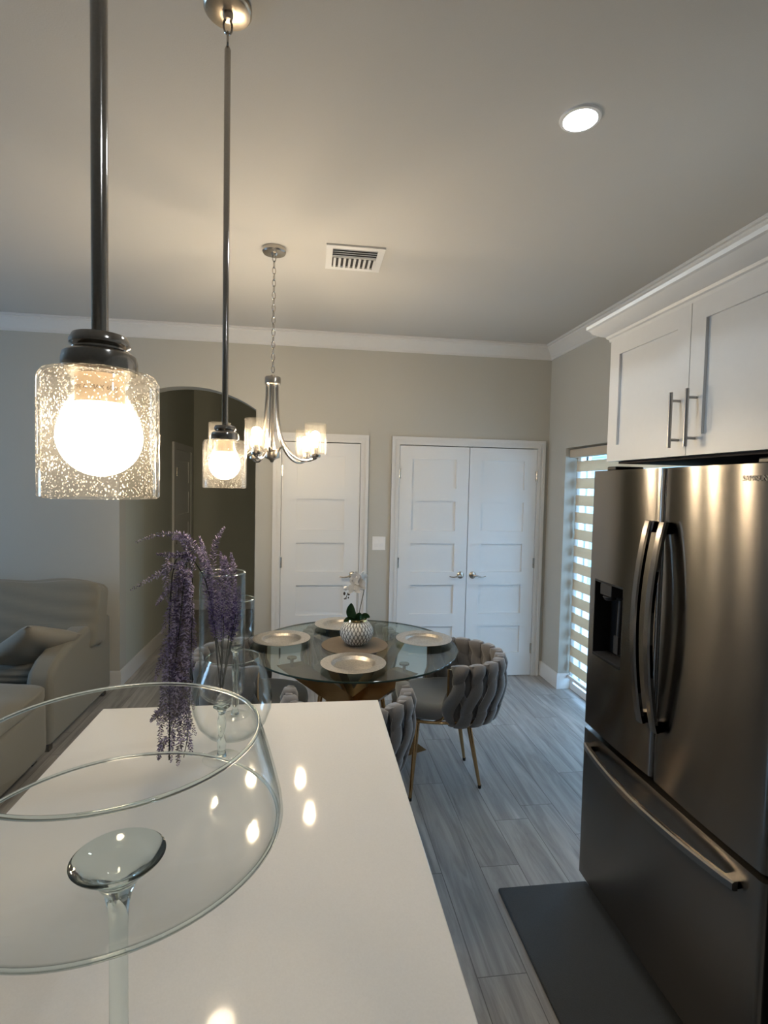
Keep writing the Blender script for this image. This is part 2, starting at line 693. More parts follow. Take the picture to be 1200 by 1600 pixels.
# back wall with arch and two door openings
SD0, SD1, SDH = -.249, .411, 2.035       # single door slab
DD0, DD1 = .744, 1.980                   # double door slabs
bm = bm_new()
t = .15
box(bm, LW, AX0, D, D + t, 0, H)
box(bm, AX1, SD0 - .012, D, D + t, 0, H)
box(bm, SD1 + .012, DD0 - .012, D, D + t, 0, H)
box(bm, DD1 + .012, RW + .2, D, D + t, 0, H)
box(bm, SD0 - .012, SD1 + .012, D, D + t, SDH + .012, H)
box(bm, DD0 - .012, DD1 + .012, D, D + t, SDH + .012, H)
w = AX1 - AX0
rise = AT - AS
rad = ((w / 2) ** 2 + rise ** 2) / (2 * rise)
cxa = (AX0 + AX1) / 2
N = 28
pts = []
for i in range(N + 1):
    x = AX0 + w * i / N
    pts.append((x, AT - rad + math.sqrt(rad ** 2 - (x - cxa) ** 2)))
for i in range(N):
    a, b = pts[i], pts[i + 1]
    prism(bm, [a, b, (b[0], H), (a[0], H)], 'y', D, D + t)
bmesh.ops.remove_doubles(bm, verts=bm.verts[:], dist=1e-5)
struct('wall_back', bm, M_WALL, smooth=False)

# right wall with full-height glazed opening
WY0, WY1, WZ = 2.72, 4.231, 2.022
bm = bm_new()
box(bm, RW, RW + .2, NW, WY0, 0, H)
box(bm, RW, RW + .2, WY1, D, 0, H)
box(bm, RW, RW + .2, WY0, WY1, WZ, H)
struct('wall_right', bm, M_WALL, smooth=False)
# left wall with living-room window
LY0, LY1, LZ0, LZ1 = 2.2, 3.4, .9, 2.0
bm = bm_new()
box(bm, LW - .2, LW, NW, LY0, 0, H)
box(bm, LW - .2, LW, LY1, D, 0, H)
box(bm, LW - .2, LW, LY0, LY1, 0, LZ0)
box(bm, LW - .2, LW, LY0, LY1, LZ1, H)
struct('wall_left', bm, M_WALL, smooth=False)
bm = bm_new()
box(bm, LW - .2, RW + .2, NW - .15, NW, 0, H)
struct('wall_front', bm, M_WALL, smooth=False)
# hallway
bm = bm_new()
box(bm, AX0 - .15, AX0, D + t, HF + .15, 0, H)
struct('wall_hallway_left', bm, M_HALL)
bm = bm_new()
box(bm, AX0, HX1 + .15, HF, HF + .15, 0, H)
struct('wall_hallway_back', bm, M_HALL)
bm = bm_new()
box(bm, HX1, HX1 + .1, D + t, HF, 0, H)
struct('wall_hallway_right', bm, M_HALL)
# closet backs behind the doors
bm = bm_new()
box(bm, HX1 + .1, RW + .2, D + t + .02, D + t + .08, 0, H)
struct('wall_closet_back', bm, M_HALL)

# crown moulding (trim_1): left wall -> back wall -> right wall
cp = [(0, 0), (0, -.115), (.010, -.115), (.012, -.098), (.020, -.092), (.030, -.078), (.044, -.058), (.060, -.040),
      (.074, -.030), (.076, -.018), (.090, -.016), (.090, 0)]
cp = [(a, H - .001 + z) for a, z in cp]
bm = bm_new()
sweep_h(bm, [(LW, NW), (LW, D), (RW, D), (RW, NW)], cp, side=-1)
struct('trim_1', bm, M_TRIM, sharp=25)

# baseboards
bp_ = [(0, .001), (0, .13), (.006, .13), (.011, .118), (.014, .10), (.014, .001)]


def baseboard(name, path, side):
    bm = bm_new()
    sweep_h(bm, path, bp_, side)
    struct(name, bm, M_TRIM)


baseboard('baseboard_back_left', [(LW, D), (AX0, D), (AX0, 6.1)], -1)
baseboard('baseboard_back_middle', [(AX1, D + .14), (AX1, D), (SD0 - .085, D)], -1)
baseboard('baseboard_back_centre', [(SD1 + .085, D), (DD0 - .085, D)], -1)
baseboard('baseboard_right', [(DD1 + .075, D), (RW, D), (RW, WY1), (RW + .108, WY1)], -1)
baseboard('baseboard_hallway', [(AX0, HF), (HX1, HF)], -1)


def casing(name, x0, x1, z1, w=.068, y=D):
    """moulded door casing around an opening, on the room side of the back wall"""
    bm = bm_new()
    lay = [(0, w, .012), (w * .62, w, .020), (w * .28, w * .40, .0155)]
    for a, b, dep in lay:
        pts = [(x0 - b, 0.001), (x0 - b, z1 + b), (x1 + b, z1 + b), (x1 + b, 0.001),
               (x1 + a, 0.001), (x1 + a, z1 + a), (x0 - a, z1 + a), (x0 - a, 0.001)]
        for q in ((0, 1, 6, 7), (1, 2, 5, 6), (2, 3, 4, 5)):
            prism(bm, [pts[i] for i in q], 'y', y - dep, y)
    # jamb lining inside the opening
    box(bm, x0 - .012, x0 - .002, y, y + .14, 0.001, z1 + .002)
    box(bm, x1 + .002, x1 + .012, y, y + .14, 0.001, z1 + .002)
    box(bm, x0 - .012, x1 + .012, y, y + .14, z1 + .002, z1 + .011)
    return struct(name, bm, M_TRIM, smooth=False)


casing('trim_2', SD0, SD1, SDH)
casing('trim_3', DD0, DD1, SDH)


def panel_door(name, w, zs, stile, loc, hinge_side, handle_x, lever_dir, h=2.028):
    """flat five-panel shaker door; local x 0..w, face towards -y; front face y=0"""
    bm = bm_new()
    rec, th = .016, .040
    # backing
    box(bm, 0, w, rec, th, 0.006, h)
    # stiles
    box(bm, 0, stile, 0, rec, 0.006, h)
    box(bm, w - stile, w, 0, rec, 0.006, h)
    edges = [0.006] + [z for p in zs[::-1] for z in (p[1], p[0])] + [h]
    for i in range(0, len(edges), 2):
        box(bm, stile, w - stile, 0, rec, edges[i], edges[i + 1])
    d = struct(name, bm, M_DOOR, smooth=False, loc=loc)
    # hinges
    for hz in (1.79, 1.02, .25):
        hb = bm_new()
        hx = -.001 if hinge_side < 0 else w + .001
        lathe(hb, [(0, -.046), (.0055, -.045), (.0055, .045), (0, .046)], 10, hx, -.006, hz)
        box(hb, hx - .010, hx + .010, -.004, .0, hz - .044, hz + .044)
        obj('hinge', hb, M_NICKEL, d)
    # lever handle
    hb = bm_new()
    prof = [(0, 0), (.031, 0), (.031, .004), (.024, .010), (.012, .013), (.010, .03), (0, .032)]
    lathe(hb, prof, 24)
    bmesh.ops.rotate(hb, verts=hb.verts[:], cent=(0, 0, 0), matrix=Matrix.Rotation(PI / 2, 3, 'X'))
    bmesh.ops.translate(hb, verts=hb.verts[:], vec=(handle_x, 0, .912))
    s = lever_dir
    cv = curve([(handle_x, -.028, .912), (handle_x + s * .02, -.040, .912), (handle_x + s * .05, -.043, .903),
                (handle_x + s * .08, -.043, .900), (handle_x + s * .108, -.040, .906)], 14)
    tube(hb, cv, [.009, .009, .0085, .008, .0075, .007, .0068, .0066, .0064, .0062, .006, .0058, .0056, .0054, .005], 10)
    obj('handle', hb, M_NICKEL, d)
    return d


ZS = [(1.918, 1.668), (1.555, 1.300), (1.187, .940), (.824, .570), (.457, .216)]
panel_door('door_1', .654, ZS, .127, (SD0 + .003, D - .002, 0), -1, .654 - .052, -1)
panel_door('door_2', .612, ZS, .112, (DD0 + .003, D - .002, 0), -1, .612 - .052, -1)
panel_door('door_3', .612, ZS, .112, (DD1 - .615, D - .002, 0), 1, .052, 1)
# ball catches above the double door
bm = bm_new()
box(bm, 1.335, 1.350, D + .001, D + .012, SDH - .004, SDH + .001)
box(bm, 1.376, 1.391, D + .001, D + .012, SDH - .004, SDH + .001)
struct('trim_4', bm, M_NICKELD, smooth=False)

# hallway door in its left wall, seen very obliquely
HD0, HD1 = 6.30, 7.06
bm = bm_new()
for a, b, z0, z1 in ((HD0 - .09, HD0 - .004, 0.001, 2.12), (HD1 + .004, HD1 + .09, 0.001, 2.12), (HD0 - .004, HD1 + .004, 2.045, 2.12)):
    box(bm, AX0, AX0 + .022, a, b, z0, z1)
struct('trim_5', bm, M_TRIM, smooth=False)
bm = bm_new()
box(bm, AX0 + .001, AX0 + .008, HD0, HD1, .008, 2.04)
for z1, z0 in ZS:
    for q in ((HD0, HD0 + .11), (HD1 - .11, HD1)):
        box(bm, AX0 + .008, AX0 + .014, q[0], q[1], z0, z1)
edges = [0.008] + [z for p in ZS[::-1] for z in (p[1], p[0])] + [2.04]
for i in range(0, len(edges), 2):
    box(bm, AX0 + .008, AX0 + .014, HD0, HD1, edges[i], edges[i + 1])
d = struct('door_4', bm, M_DOOR, smooth=False)
for hz in (1.79, 1.02, .25):
    hb = bm_new()
    lathe(hb, [(0, -.046), (.007, -.045), (.007, .045), (0, .046)], 10, AX0 + .030, HD0 - .004, hz)
    obj('hinge', hb, M_NICKEL, d)

# --- glazed opening on the right (window_1)
FX = RW + .108
bm = bm_new()
fwid = .055
box(bm, FX, FX + .09, WY1 - fwid, WY1 - .001, .002, WZ - .001)
box(bm, FX, FX + .09, WY0 + .001, WY0 + fwid, .002, WZ - .001)
box(bm, FX, FX + .09, WY0 + fwid, WY1 - fwid, .002, .06)
box(bm, FX, FX + .09, WY0 + fwid, WY1 - fwid, WZ - .06, WZ - .001)
my = (WY0 + WY1) / 2
box(bm, FX + .03, FX + .08, my - .035, my + .035, .06, WZ - .06)
wf = struct('window_1', bm, M_VINYL, smooth=False)
bm = bm_new()
box(bm, FX + .058, FX + .064, WY0 + fwid, my - .035, .06, WZ - .06)
box(bm, FX + .058, FX + .064, my + .035, WY1 - fwid, .06, WZ - .06)
obj('pane', bm, M_PANE, wf, smooth=False)
bm = bm_new()
for a, b in ((my + .035, my + .047), (WY1 - fwid - .012, WY1 - fwid)):
    box(bm, FX + .05, FX + .058, a, b, .06, WZ - .06)
box(bm, FX + .05, FX + .058, my + .047, WY1 - fwid - .012, .06, .072)
obj('gasket', bm, M_BLACK, wf, smooth=False)

# --- living-room window (window_2), out of frame, lets the daylight in
bm = bm_new()
for y0, y1, z0, z1 in ((LY0, LY0 + .05, LZ0, LZ1), (LY1 - .05, LY1, LZ0, LZ1), (LY0 + .05, LY1 - .05, LZ0, LZ0 + .05),
                       (LY0 + .05, LY1 - .05, LZ1 - .05, LZ1), (2.775, 2.825, LZ0 + .05, LZ1 - .05)):
    box(bm, LW - .12, LW - .05, y0 + .001, y1 - .001, z0 + .001, z1 - .001)
w2 = struct('window_2', bm, M_VINYL, smooth=False)
bm = bm_new()
box(bm, LW - .09, LW - .085, LY0 + .05, 2.775, LZ0 + .05, LZ1 - .05)
box(bm, LW - .09, LW - .085, 2.825, LY1 - .05, LZ0 + .05, LZ1 - .05)
obj('pane', bm, M_PANE, w2, smooth=False)

# ------------------------------------------------------------------ outside
bm = bm_new()
box(bm, RW + .25, 9, -1, 10, -.14, -.06)
o = obj('paved_ground', bm, M_PAVE, smooth=False)
o['kind'] = 'structure'
bm = bm_new()
box(bm, 4.6, 4.72, 2.0, 9.5, -.06, 2.35)
for k in range(19):
    z = -.03 + k * .125
    box(bm, 4.585, 4.6, 2.0, 9.5, z, z + .11)
o = tag(obj('garden_wall', bm, M_EXT, smooth=False), 'blue grey slatted outdoor wall seen through the striped window blind', 'wall')

# ------------------------------------------------------------------ zebra blind
zb = thing('zebra_blind', 'cream and sheer striped roller blind in the tall window beside the refrigerator', 'window blind', (RW + .07, (WY0 + WY1) / 2, 0))
BX = .018
yh = (WY1 - WY0) / 2 - .02
bm = bm_new()
box(bm, -.04, .034, -yh - .012, yh + .012, 1.945, 2.008)
obj('head_rail', bm, M_BAND, zb, smooth=False, bevel=.006)
zc = 1.872
for k in range(13):
    bm = bm_new()
    z0, z1 = zc - .043, zc + .043
    nn = 6
    for s in range(nn):
        za, zb_ = z0 + (z1 - z0) * s / nn, z0 + (z1 - z0) * (s + 1) / nn
        xa = BX + .004 * math.sin(PI * s / nn)
        xb = BX + .004 * math.sin(PI * (s + 1) / nn)
        vs = [bm.verts.new(p) for p in ((xa, -yh, za), (xa, yh, za), (xb, yh, zb_), (xb, -yh, zb_),
                                        (xa + .0012, -yh, za), (xa + .0012, yh, za), (xb + .0012, yh, zb_), (xb + .0012, -yh, zb_))]
        for f in ((0, 1, 2, 3), (7, 6, 5, 4), (0, 4, 5, 1), (2, 6, 7, 3), (1, 5, 6, 2), (0, 3, 7, 4)):
            bm.faces.new([vs[i] for i in f])
    bmesh.ops.remove_doubles(bm, verts=bm.verts[:], dist=1e-6)
    obj('fabric_band', bm, M_BAND, zb)
    zc -= .1395
M_SHEER = thin_glass('sheer_voile', face=(.93, .94, .95), edge=(.6, .6, .6), haze=.18, ior=1.02)
bm = bm_new()
for k in range(13):
    zt = 1.872 - .1395 * k - .043
    box(bm, BX + .0002, BX + .001, -yh, yh, zt - .0535, zt)
obj('sheer_band', bm, M_SHEER, zb, smooth=False)
bm = bm_new()
box(bm, BX - .012, BX + .012, -yh, yh, .098, .125)
obj('bottom_bar', bm, M_VINYL, zb, smooth=False, bevel=.004)

# ------------------------------------------------------------------ kitchen island
IX0, IX1, IY0, IY1 = -.677, .247, .22, 1.868
bm = bm_new()
box(bm, IX0 + .26, IX1 - .035, IY0 + .03, IY1 - .035, .10, .873)
box(bm, IX0 + .31, IX1 - .09, IY0 + .08, IY1 - .07, .0, .10)
isl = tag(obj('island_cabinet', bm, M_CAB, smooth=False, bevel=.002), 'white island base cabinet under the white quartz worktop', 'kitchen island')
dw = (IY1 - .04 - IY0 - .04) / 3
for k in range(3):
    bm = bm_new()
    y0 = IY0 + .04 + k * dw + .003
    y1 = y0 + dw - .006
    x0, x1 = IX1 - .035, IX1 - .016
    box(bm, x0, x1 - .008, y0, y1, .115, .865)
    for q in ((y0, y0 + .06, .115, .865), (y1 - .06, y1, .115, .865), (y0 + .06, y1 - .06, .115, .175), (y0 + .06, y1 - .06, .805, .865)):
        box(bm, x1 - .008, x1, *q)
    obj('door', bm, M_CAB, isl, smooth=False)
bm = bm_new()
box(bm, IX0, IX1, IY0, IY1, .874, .914)
tag(obj('quartz_worktop', bm, M_QUARTZ, smooth=False, bevel=.003, bseg=3), 'glossy white quartz island worktop holding the big glass bowl and vases', 'countertop')

# ------------------------------------------------------------------ refrigerator
FXP = 1.154
FY1 = 2.094
FY0 = 1.174
fr = thing('refrigerator', 'stainless steel french door refrigerator with water dispenser and bottom freezer drawer', 'refrigerator', (1.6, (FY0 + FY1) / 2, 0))
PO = Vector(fr.location)


def rel(bm):
    bmesh.ops.translate(bm, verts=bm.verts[:], vec=-PO)
    return bm


bm = bm_new()
box(bm, 1.235, 2.03, FY0 + .012, FY1 - .012, .035, 1.745)
obj('cabinet_body', rel(bm), M_DGREY, fr, smooth=False, bevel=.004)
bm = bm_new()
box(bm, 1.20, 1.234, FY0 + .02, FY1 - .02, .004, .052)
for k in range(4):
    box(bm, 1.192, 1.20, FY0 + .03, FY1 - .03, .010 + k * .010, .015 + k * .010)
obj('toe_grille', rel(bm), M_BLACK, fr, smooth=False)
for y in (FY0 + .06, FY1 - .12):
    bm = bm_new()
    box(bm, 1.18, 1.30, y, y + .06, 1.756, 1.772)
    obj('hinge_cover', rel(bm), M_BLACK, fr, smooth=False, bevel=.004)


def door_profile(y0, y1, bulge=.006, er=.016, n=22):
    """outline in the (x,y) plane of a gently convex door"""
    pts = []
    w = y1 - y0
    for i in range(7):      # rounded near edge
        a = PI / 2 * i / 6
        pts.append((FXP + er - er * math.sin(a), y0 + er - er * math.cos(a)))
    for i in range(1, n):
        s = i / n
        y = y0 + er + (w - 2 * er) * s
        pts.append((FXP - bulge * (1 - (2 * s - 1) ** 2), y))
    for i in range(7):
        a = PI / 2 * (1 - i / 6)
        pts.append((FXP + er - er * math.sin(a), y1 - er + er * math.cos(a)))
    return pts


def slab(bm, pts, z0, z1, back=1.232, er=.0):
    poly = [(x, y) for x, y in pts] + [(back, pts[-1][1]), (back, pts[0][1])]
    prism(bm, poly, 'z', z0, z1)


seam = 1.639
# left (far) door with dispenser recess
lp = door_profile(seam + .003, FY1)
DY0, DY1, DZ0, DZ1 = 1.835, 2.040, 1.008, 1.318
bm = bm_new()
DB, DT = .706, 1.755
slab(bm, lp, DB, DZ0)
slab(bm, lp, DZ1, DT)


def clip(pts, a, b):
    out = []
    for i in range(len(pts) - 1):
        (x0, y0), (x1, y1) = pts[i], pts[i + 1]
        for yy in (a, b):
            pass
        if a <= y0 <= b:
            out.append((x0, y0))
        for yy in (a, b):
            if y0 < yy < y1:
                tt = (yy - y0) / (y1 - y0)
                out.append((x0 + (x1 - x0) * tt, yy))
    if a <= pts[-1][1] <= b:
        out.append(pts[-1])
    return sorted(set(out), key=lambda p: p[1])


def clip_keep(pts, a, b):
    res = [p for p in pts if a < p[1] < b]
    for yy in (a, b):
        for i in range(len(pts) - 1):
            (x0, y0), (x1, y1) = pts[i], pts[i + 1]
            if y0 < yy < y1:
                tt = (yy - y0) / (y1 - y0)
                q = (x0 + (x1 - x0) * tt, yy)
                if yy == a:
                    res.insert(0, q)
                else:
                    res.append(q)
    return res


slab(bm, clip_keep(lp, lp[0][1] - 1, DY0), DZ0, DZ1)
slab(bm, clip_keep(lp, DY1, lp[-1][1] + 1), DZ0, DZ1)
ld = obj('door', rel(bm), M_STEEL, fr, sharp=30)
ld['label'] = 'left french door with black water dispenser'
bm = bm_new()   # recess liner
x0, x1 = FXP - .004, 1.222
for q in ((x1, x1 + .008, DY0, DY1, DZ0, DZ1), (x0, x1, DY0 + .0005, DY0 + .005, DZ0, DZ1), (x0, x1, DY1 - .005, DY1 - .0005, DZ0, DZ1),
          (x0, x1, DY0 + .005, DY1 - .005, DZ0 + .0005, DZ0 + .008), (x0, x1, DY0 + .005, DY1 - .005, DZ1 - .008, DZ1 - .0005)):
    box(bm, *q)
ds = obj('dispenser_recess', rel(bm), M_BLACK, ld, smooth=False)
bm = bm_new()
box(bm, FXP + .0, FXP + .05, 1.925, 2.005, 1.262, 1.308)
tube(bm, [(FXP + .02, 1.965, 1.262), (FXP + .022, 1.965, 1.245)], [.028, .020], 18)
obj('dispenser_head', rel(bm), M_DGREY, ld, bevel=.003)
bm = bm_new()
tube(bm, [(FXP + .045, 1.93, 1.25), (FXP + .04, 1.93, 1.10)], .009, 10)
box(bm, FXP + .03, FXP + .04, 1.915, 1.945, 1.04, 1.11)
obj('dispenser_paddle', rel(bm), M_DGREY, ld)
bm = bm_new()
box(bm, FXP - .006, FXP + .06, DY0 + .006, DY1 - .006, DZ0 + .008, DZ0 + .012)
obj('drip_tray', rel(bm), M_DGREY, ld, smooth=False)
# right (near) door
bm = bm_new()
slab(bm, door_profile(FY0, seam - .003), DB, DT)
rd = obj('door', rel(bm), M_STEEL, fr, sharp=30)
# freezer drawer
bm = bm_new()
slab(bm, door_profile(FY0, FY1), .058, .684)
# chamfered top lip
fz = obj('freezer_drawer', rel(bm), M_STEEL, fr, sharp=30)


def bow_handle(y, parent, yc):
    bm = bm_new()
    n = 26
    zt, zb2 = 1.578, .885
    rings = []
    for i in range(n + 1):
        s = i / n
        z = zt + (zb2 - zt) * s
        off = .024 + .040 * math.sin(PI * s) ** .8
        xc = FXP - off
        wy = .0155
        th = .011
        yy = y
        rings.append([bm.verts.new((xc - th * .5, yy - wy * .72, z)), bm.verts.new((xc - th * .5, yy + wy * .72, z)),
                      bm.verts.new((xc, yy + wy, z)), bm.verts.new((xc + th, yy + wy, z)),
                      bm.verts.new((xc + th, yy - wy, z)), bm.verts.new((xc, yy - wy, z))])
    for i in range(n):
        for k in range(6):
            bm.faces.new((rings[i][k], rings[i][(k + 1) % 6], rings[i + 1][(k + 1) % 6], rings[i + 1][k]))
    bm.faces.new(rings[0])
    bm.faces.new(rings[-1][::-1])
    for z in (zt - .02, zb2 + .02):
        box(bm, FXP - .028, FXP + .002, y - .011, y + .011, z - .019, z + .019)
    return obj('handle', rel(bm), M_STEELH, parent, sharp=30)


bow_handle(1.676, ld, 1)
bow_handle(1.600, rd, -1)
# freezer handle
bm = bm_new()
n = 30
rings = []
ya, yb = 2.035, 1.245
for i in range(n + 1):
    s = i / n
    y = ya + (yb - ya) * s
    off = .022 + .044 * math.sin(PI * s) ** .8
    xc = FXP - off
    zz = .628
    rings.append([bm.verts.new((xc - .006, y, zz - .009)), bm.verts.new((xc - .006, y, zz + .009)), bm.verts.new((xc + .0, y, zz + .013)),
                  bm.verts.new((xc + .011, y, zz + .013)), bm.verts.new((xc + .011, y, zz - .013)), bm.verts.new((xc, y, zz - .013))])
for i in range(n):
    for k in range(6):
        bm.faces.new((rings[i][k], rings[i][(k + 1) % 6], rings[i + 1][(k + 1) % 6], rings[i + 1][k]))
bm.faces.new(rings[0])
bm.faces.new(rings[-1][::-1])
for y in (ya - .02, yb + .02):
    box(bm, FXP - .026, FXP + .002, y - .016, y + .016, .617, .639)
obj('handle', rel(bm), M_STEELH, fz, sharp=30)


def text_mesh(name, s, size, mat, parent, depth=.0004):
    cu = bpy.data.curves.new(name, 'FONT')
    cu.body = s
    cu.size = size
    cu.extrude = depth
    cu.resolution_u = 3
    tmp = bpy.data.objects.new(name + '_tmp', cu)
    C.objects.link(tmp)
    dg = bpy.context.evaluated_depsgraph_get()
    me = bpy.data.meshes.new_from_object(tmp.evaluated_get(dg))
    bpy.data.objects.remove(tmp)
    me.materials.clear()
    me.materials.append(mat)
    o = bpy.data.objects.new(name, me)
    C.objects.link(o)
    o.parent = parent
    return o


lg = text_mesh('brand_lettering', 'SAMSUNG', .021, M_LOGO, rd)
# text x -> -Y, text y -> Z, facing -X
lg.matrix_parent_inverse = Matrix.Identity(4)
lg.location = Vector((FXP - .0065, 1.306, 1.709)) - PO
lg.rotation_euler = (PI / 2, 0, -PI / 2)

# range-shaped dark filler, added for the dark strip beside the refrigerator (just inside the frame edge)
rg = thing('dark_range_filler', 'added dark appliance front filling the dark strip just beyond the near edge of the refrigerator', 'dark filler', (1.6, .78, 0))
bm = bm_new()
box(bm, 1.23 - 1.6, 2.03 - 1.6, -.37, .37, .0, .90)
obj('cabinet_body', bm, M_DGREY, rg, smooth=False)
bm = bm_new()
box(bm, 1.205 - 1.6, 1.229 - 1.6, -.366, .366, .2, .78)
od = obj('oven_door', bm, M_BLACK, rg, smooth=False, bevel=.004)
bm = bm_new()
tube(bm, [(1.165 - 1.6, -.3, .73), (1.165 - 1.6, .3, .73)], .010, 12)
for y in (-.28, .28):
    tube(bm, [(1.165 - 1.6, y, .73), (1.206 - 1.6, y, .73)], .006, 8)
obj('handle', bm, M_STEELH, od)
bm = bm_new()
box(bm, 1.20 - 1.6, 2.03 - 1.6, -.37, .37, .901, .915)
obj('cooktop', bm, M_BLACK, rg, smooth=False)

# ------------------------------------------------------------------ wall cabinet over the refrigerator
CX, CY1, CY0 = 1.163, 2.0125, 1.0985
uc = thing('upper_cabinet', 'white shaker wall cabinet with two doors above the refrigerator', 'cabinet', (1.6, (CY0 + CY1) / 2, 1.79))
PU = Vector(uc.location)


def relu(bm):
    bmesh.ops.translate(bm, verts=bm.verts[:], vec=-PU)
    return bm


bm = bm_new()
box(bm, CX + .021, RW - .003, CY0, CY1, 1.793, 2.30)
obj('carcass', relu(bm), M_CAB, uc, smooth=False)
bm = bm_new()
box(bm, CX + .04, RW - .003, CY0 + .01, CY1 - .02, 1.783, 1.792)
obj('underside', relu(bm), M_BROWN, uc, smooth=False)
ymid = (CY0 + CY1) / 2
for k, (y0, y1) in enumerate(((ymid + .0015, CY1 - .001), (CY0 + .001, ymid - .0015))):
    bm = bm_new()
    z0, z1 = 1.791, 2.262
    box(bm, CX + .009, CX + .020, y0, y1, z0, z1)
    s = .062
    for q in ((y0, y0 + s, z0, z1), (y1 - s, y1, z0, z1), (y0 + s, y1 - s, z0, z0 + s), (y0 + s, y1 - s, z1 - s, z1)):
        box(bm, CX, CX + .009, *q)
    dd = obj('door', relu(bm), M_CAB, uc, smooth=False)
    hy = (y0 + .036) if k == 0 else (y1 - .036)
    bm = bm_new()
    tube(bm, [(CX - .032, hy, 1.816), (CX - .032, hy, 1.992)], .006, 14)
    for z in (1.842, 1.966):
        tube(bm, [(CX - .032, hy, z), (CX + .001, hy, z)], .0045, 10)
    obj('handle', relu(bm), M_BULLET, dd)
# crown on the cabinet
pr = [(0, 2.262), (0, 2.335), (.078, 2.335), (.078, 2.322), (.070, 2.318), (.060, 2.304), (.040, 2.290), (.024, 2.284), (.020, 2.276), (.014, 2.272), (.012, 2.262)]
bm = bm_new()
sweep_h(bm, [(RW - .003, CY1), (CX + .012, CY1), (CX + .012, CY0)], pr, side=-1)
box(bm, CX + .012, RW - .003, CY0, CY1, 2.301, 2.335)
obj('crown_moulding', relu(bm), M_CAB, uc, sharp=25)

# ------------------------------------------------------------------ anti-fatigue mat
bm = bm_new()
box(bm, .795, 1.185, .95, 2.077, .0005, .016)
tag(obj('kitchen_mat', bm, M_MAT, smooth=True, bevel=.007, bseg=3), 'charcoal cushioned kitchen mat on the grey floor before the refrigerator', 'mat')

# ------------------------------------------------------------------ light switch
sw = thing('light_switch', 'white double rocker switch plate on the wall between the doors', 'light switch', (.580, D, 1.186))
bm = bm_new()
box(bm, -.057, .057, -.006, 0, -.058, .058)
obj('cover_plate', bm, M_PLATE, sw, smooth=False, bevel=.003)
for x in (-.023, .023):
    bm = bm_new()
    prism(bm, [(-.0075, -.033), (-.010, 0), (-.0075, .033), (-.006, .033), (-.006, -.033)], 'x', x - .0165, x + .0165)
    obj('rocker', bm, M_PLATE, sw, smooth=False)

# ------------------------------------------------------------------ ceiling vent
vt = thing('ceiling_vent', 'white square air vent with dark louvres in the ceiling', 'air vent', (.215, 3.022, H))
vx, vy = .155, .155
bm = bm_new()
for x0, x1, y0, y1 in ((-vx, vx, -vy, -vy + .035), (-vx, vx, vy - .035, vy), (-vx, -vx + .035, -vy + .035, vy - .035), (vx - .035, vx, -vy + .035, vy - .035)):
    box(bm, x0, x1, y0, y1, -.010, -.001)
box(bm, -vx + .035, vx - .035, -.012, -.006, -.009, -.002)
obj('frame', bm, M_TRIM, vt, smooth=False)
bm = bm_new()
box(bm, -vx + .03, vx - .03, -vy + .03, vy - .03, -.0012, -.0004)
obj('duct_shadow_box', bm, M_DGREY, vt, smooth=False)
for k in range(4):
    bm = bm_new()
    y = -.118 + k * .026
    prism(bm, [(y, -.010), (y + .003, -.010), (y + .030, -.002), (y + .026, -.002)], 'x', -vx + .036, vx - .036)
    obj('louvre', bm, M_DGREY if k < 0 else pmat('louvre_grey', (.36, .38, .40), .5) if k == 0 else vt.children[-1].data.materials[0], vt, smooth=False)
for k in range(9):
    bm = bm_new()
    x = -.112 + k * .0275
    prism(bm, [(x, -.010), (x + .014, -.010), (x + .012, -.002), (x + .002, -.002)], 'y', .0, vy - .036)
    obj('fin', bm, M_TRIM, vt, smooth=False)

# ------------------------------------------------------------------ recessed ceiling lights


def recessed(loc, label):
    r = thing('recessed_light', label, 'ceiling light', loc, 0, 'recessed LED ceiling lights')
    bm = bm_new()
    lathe(bm, [(.050, -.001), (.050, -.004), (.056, -.009), (.066, -.007), (.0685, -.001)], 48, closed=True)
    obj('trim_ring', bm, M_PLATE, r)
    bm = bm_new()
    lathe(bm, [(0, -.0052), (.050, -.0052), (.050, -.002), (0, -.002)], 40)
    obj('diffuser', bm, M_LED, r)
    return r


rl = recessed((.880, 1.772, H), 'round recessed LED light glowing white in the kitchen ceiling')
dup(rl, (.88, -.4, H), 0, 'added unseen LED light in the ceiling behind the viewer, brightening the worktop')  # extra lamp out of view, added to brighten the near worktop

# ------------------------------------------------------------------ pendants over the island


def chain_link(bm, c, r_long, r_short, wire, rot):
    pts = []
    for i in range(18):
        a = 2 * PI * i / 18
        x = r_short * math.cos(a)
        z = r_long * math.sin(a)
        pts.append((c[0] + x * math.cos(rot), c[1] + x * math.sin(rot), c[2] + z))
    tube(bm, pts, wire, 8, closed=True)


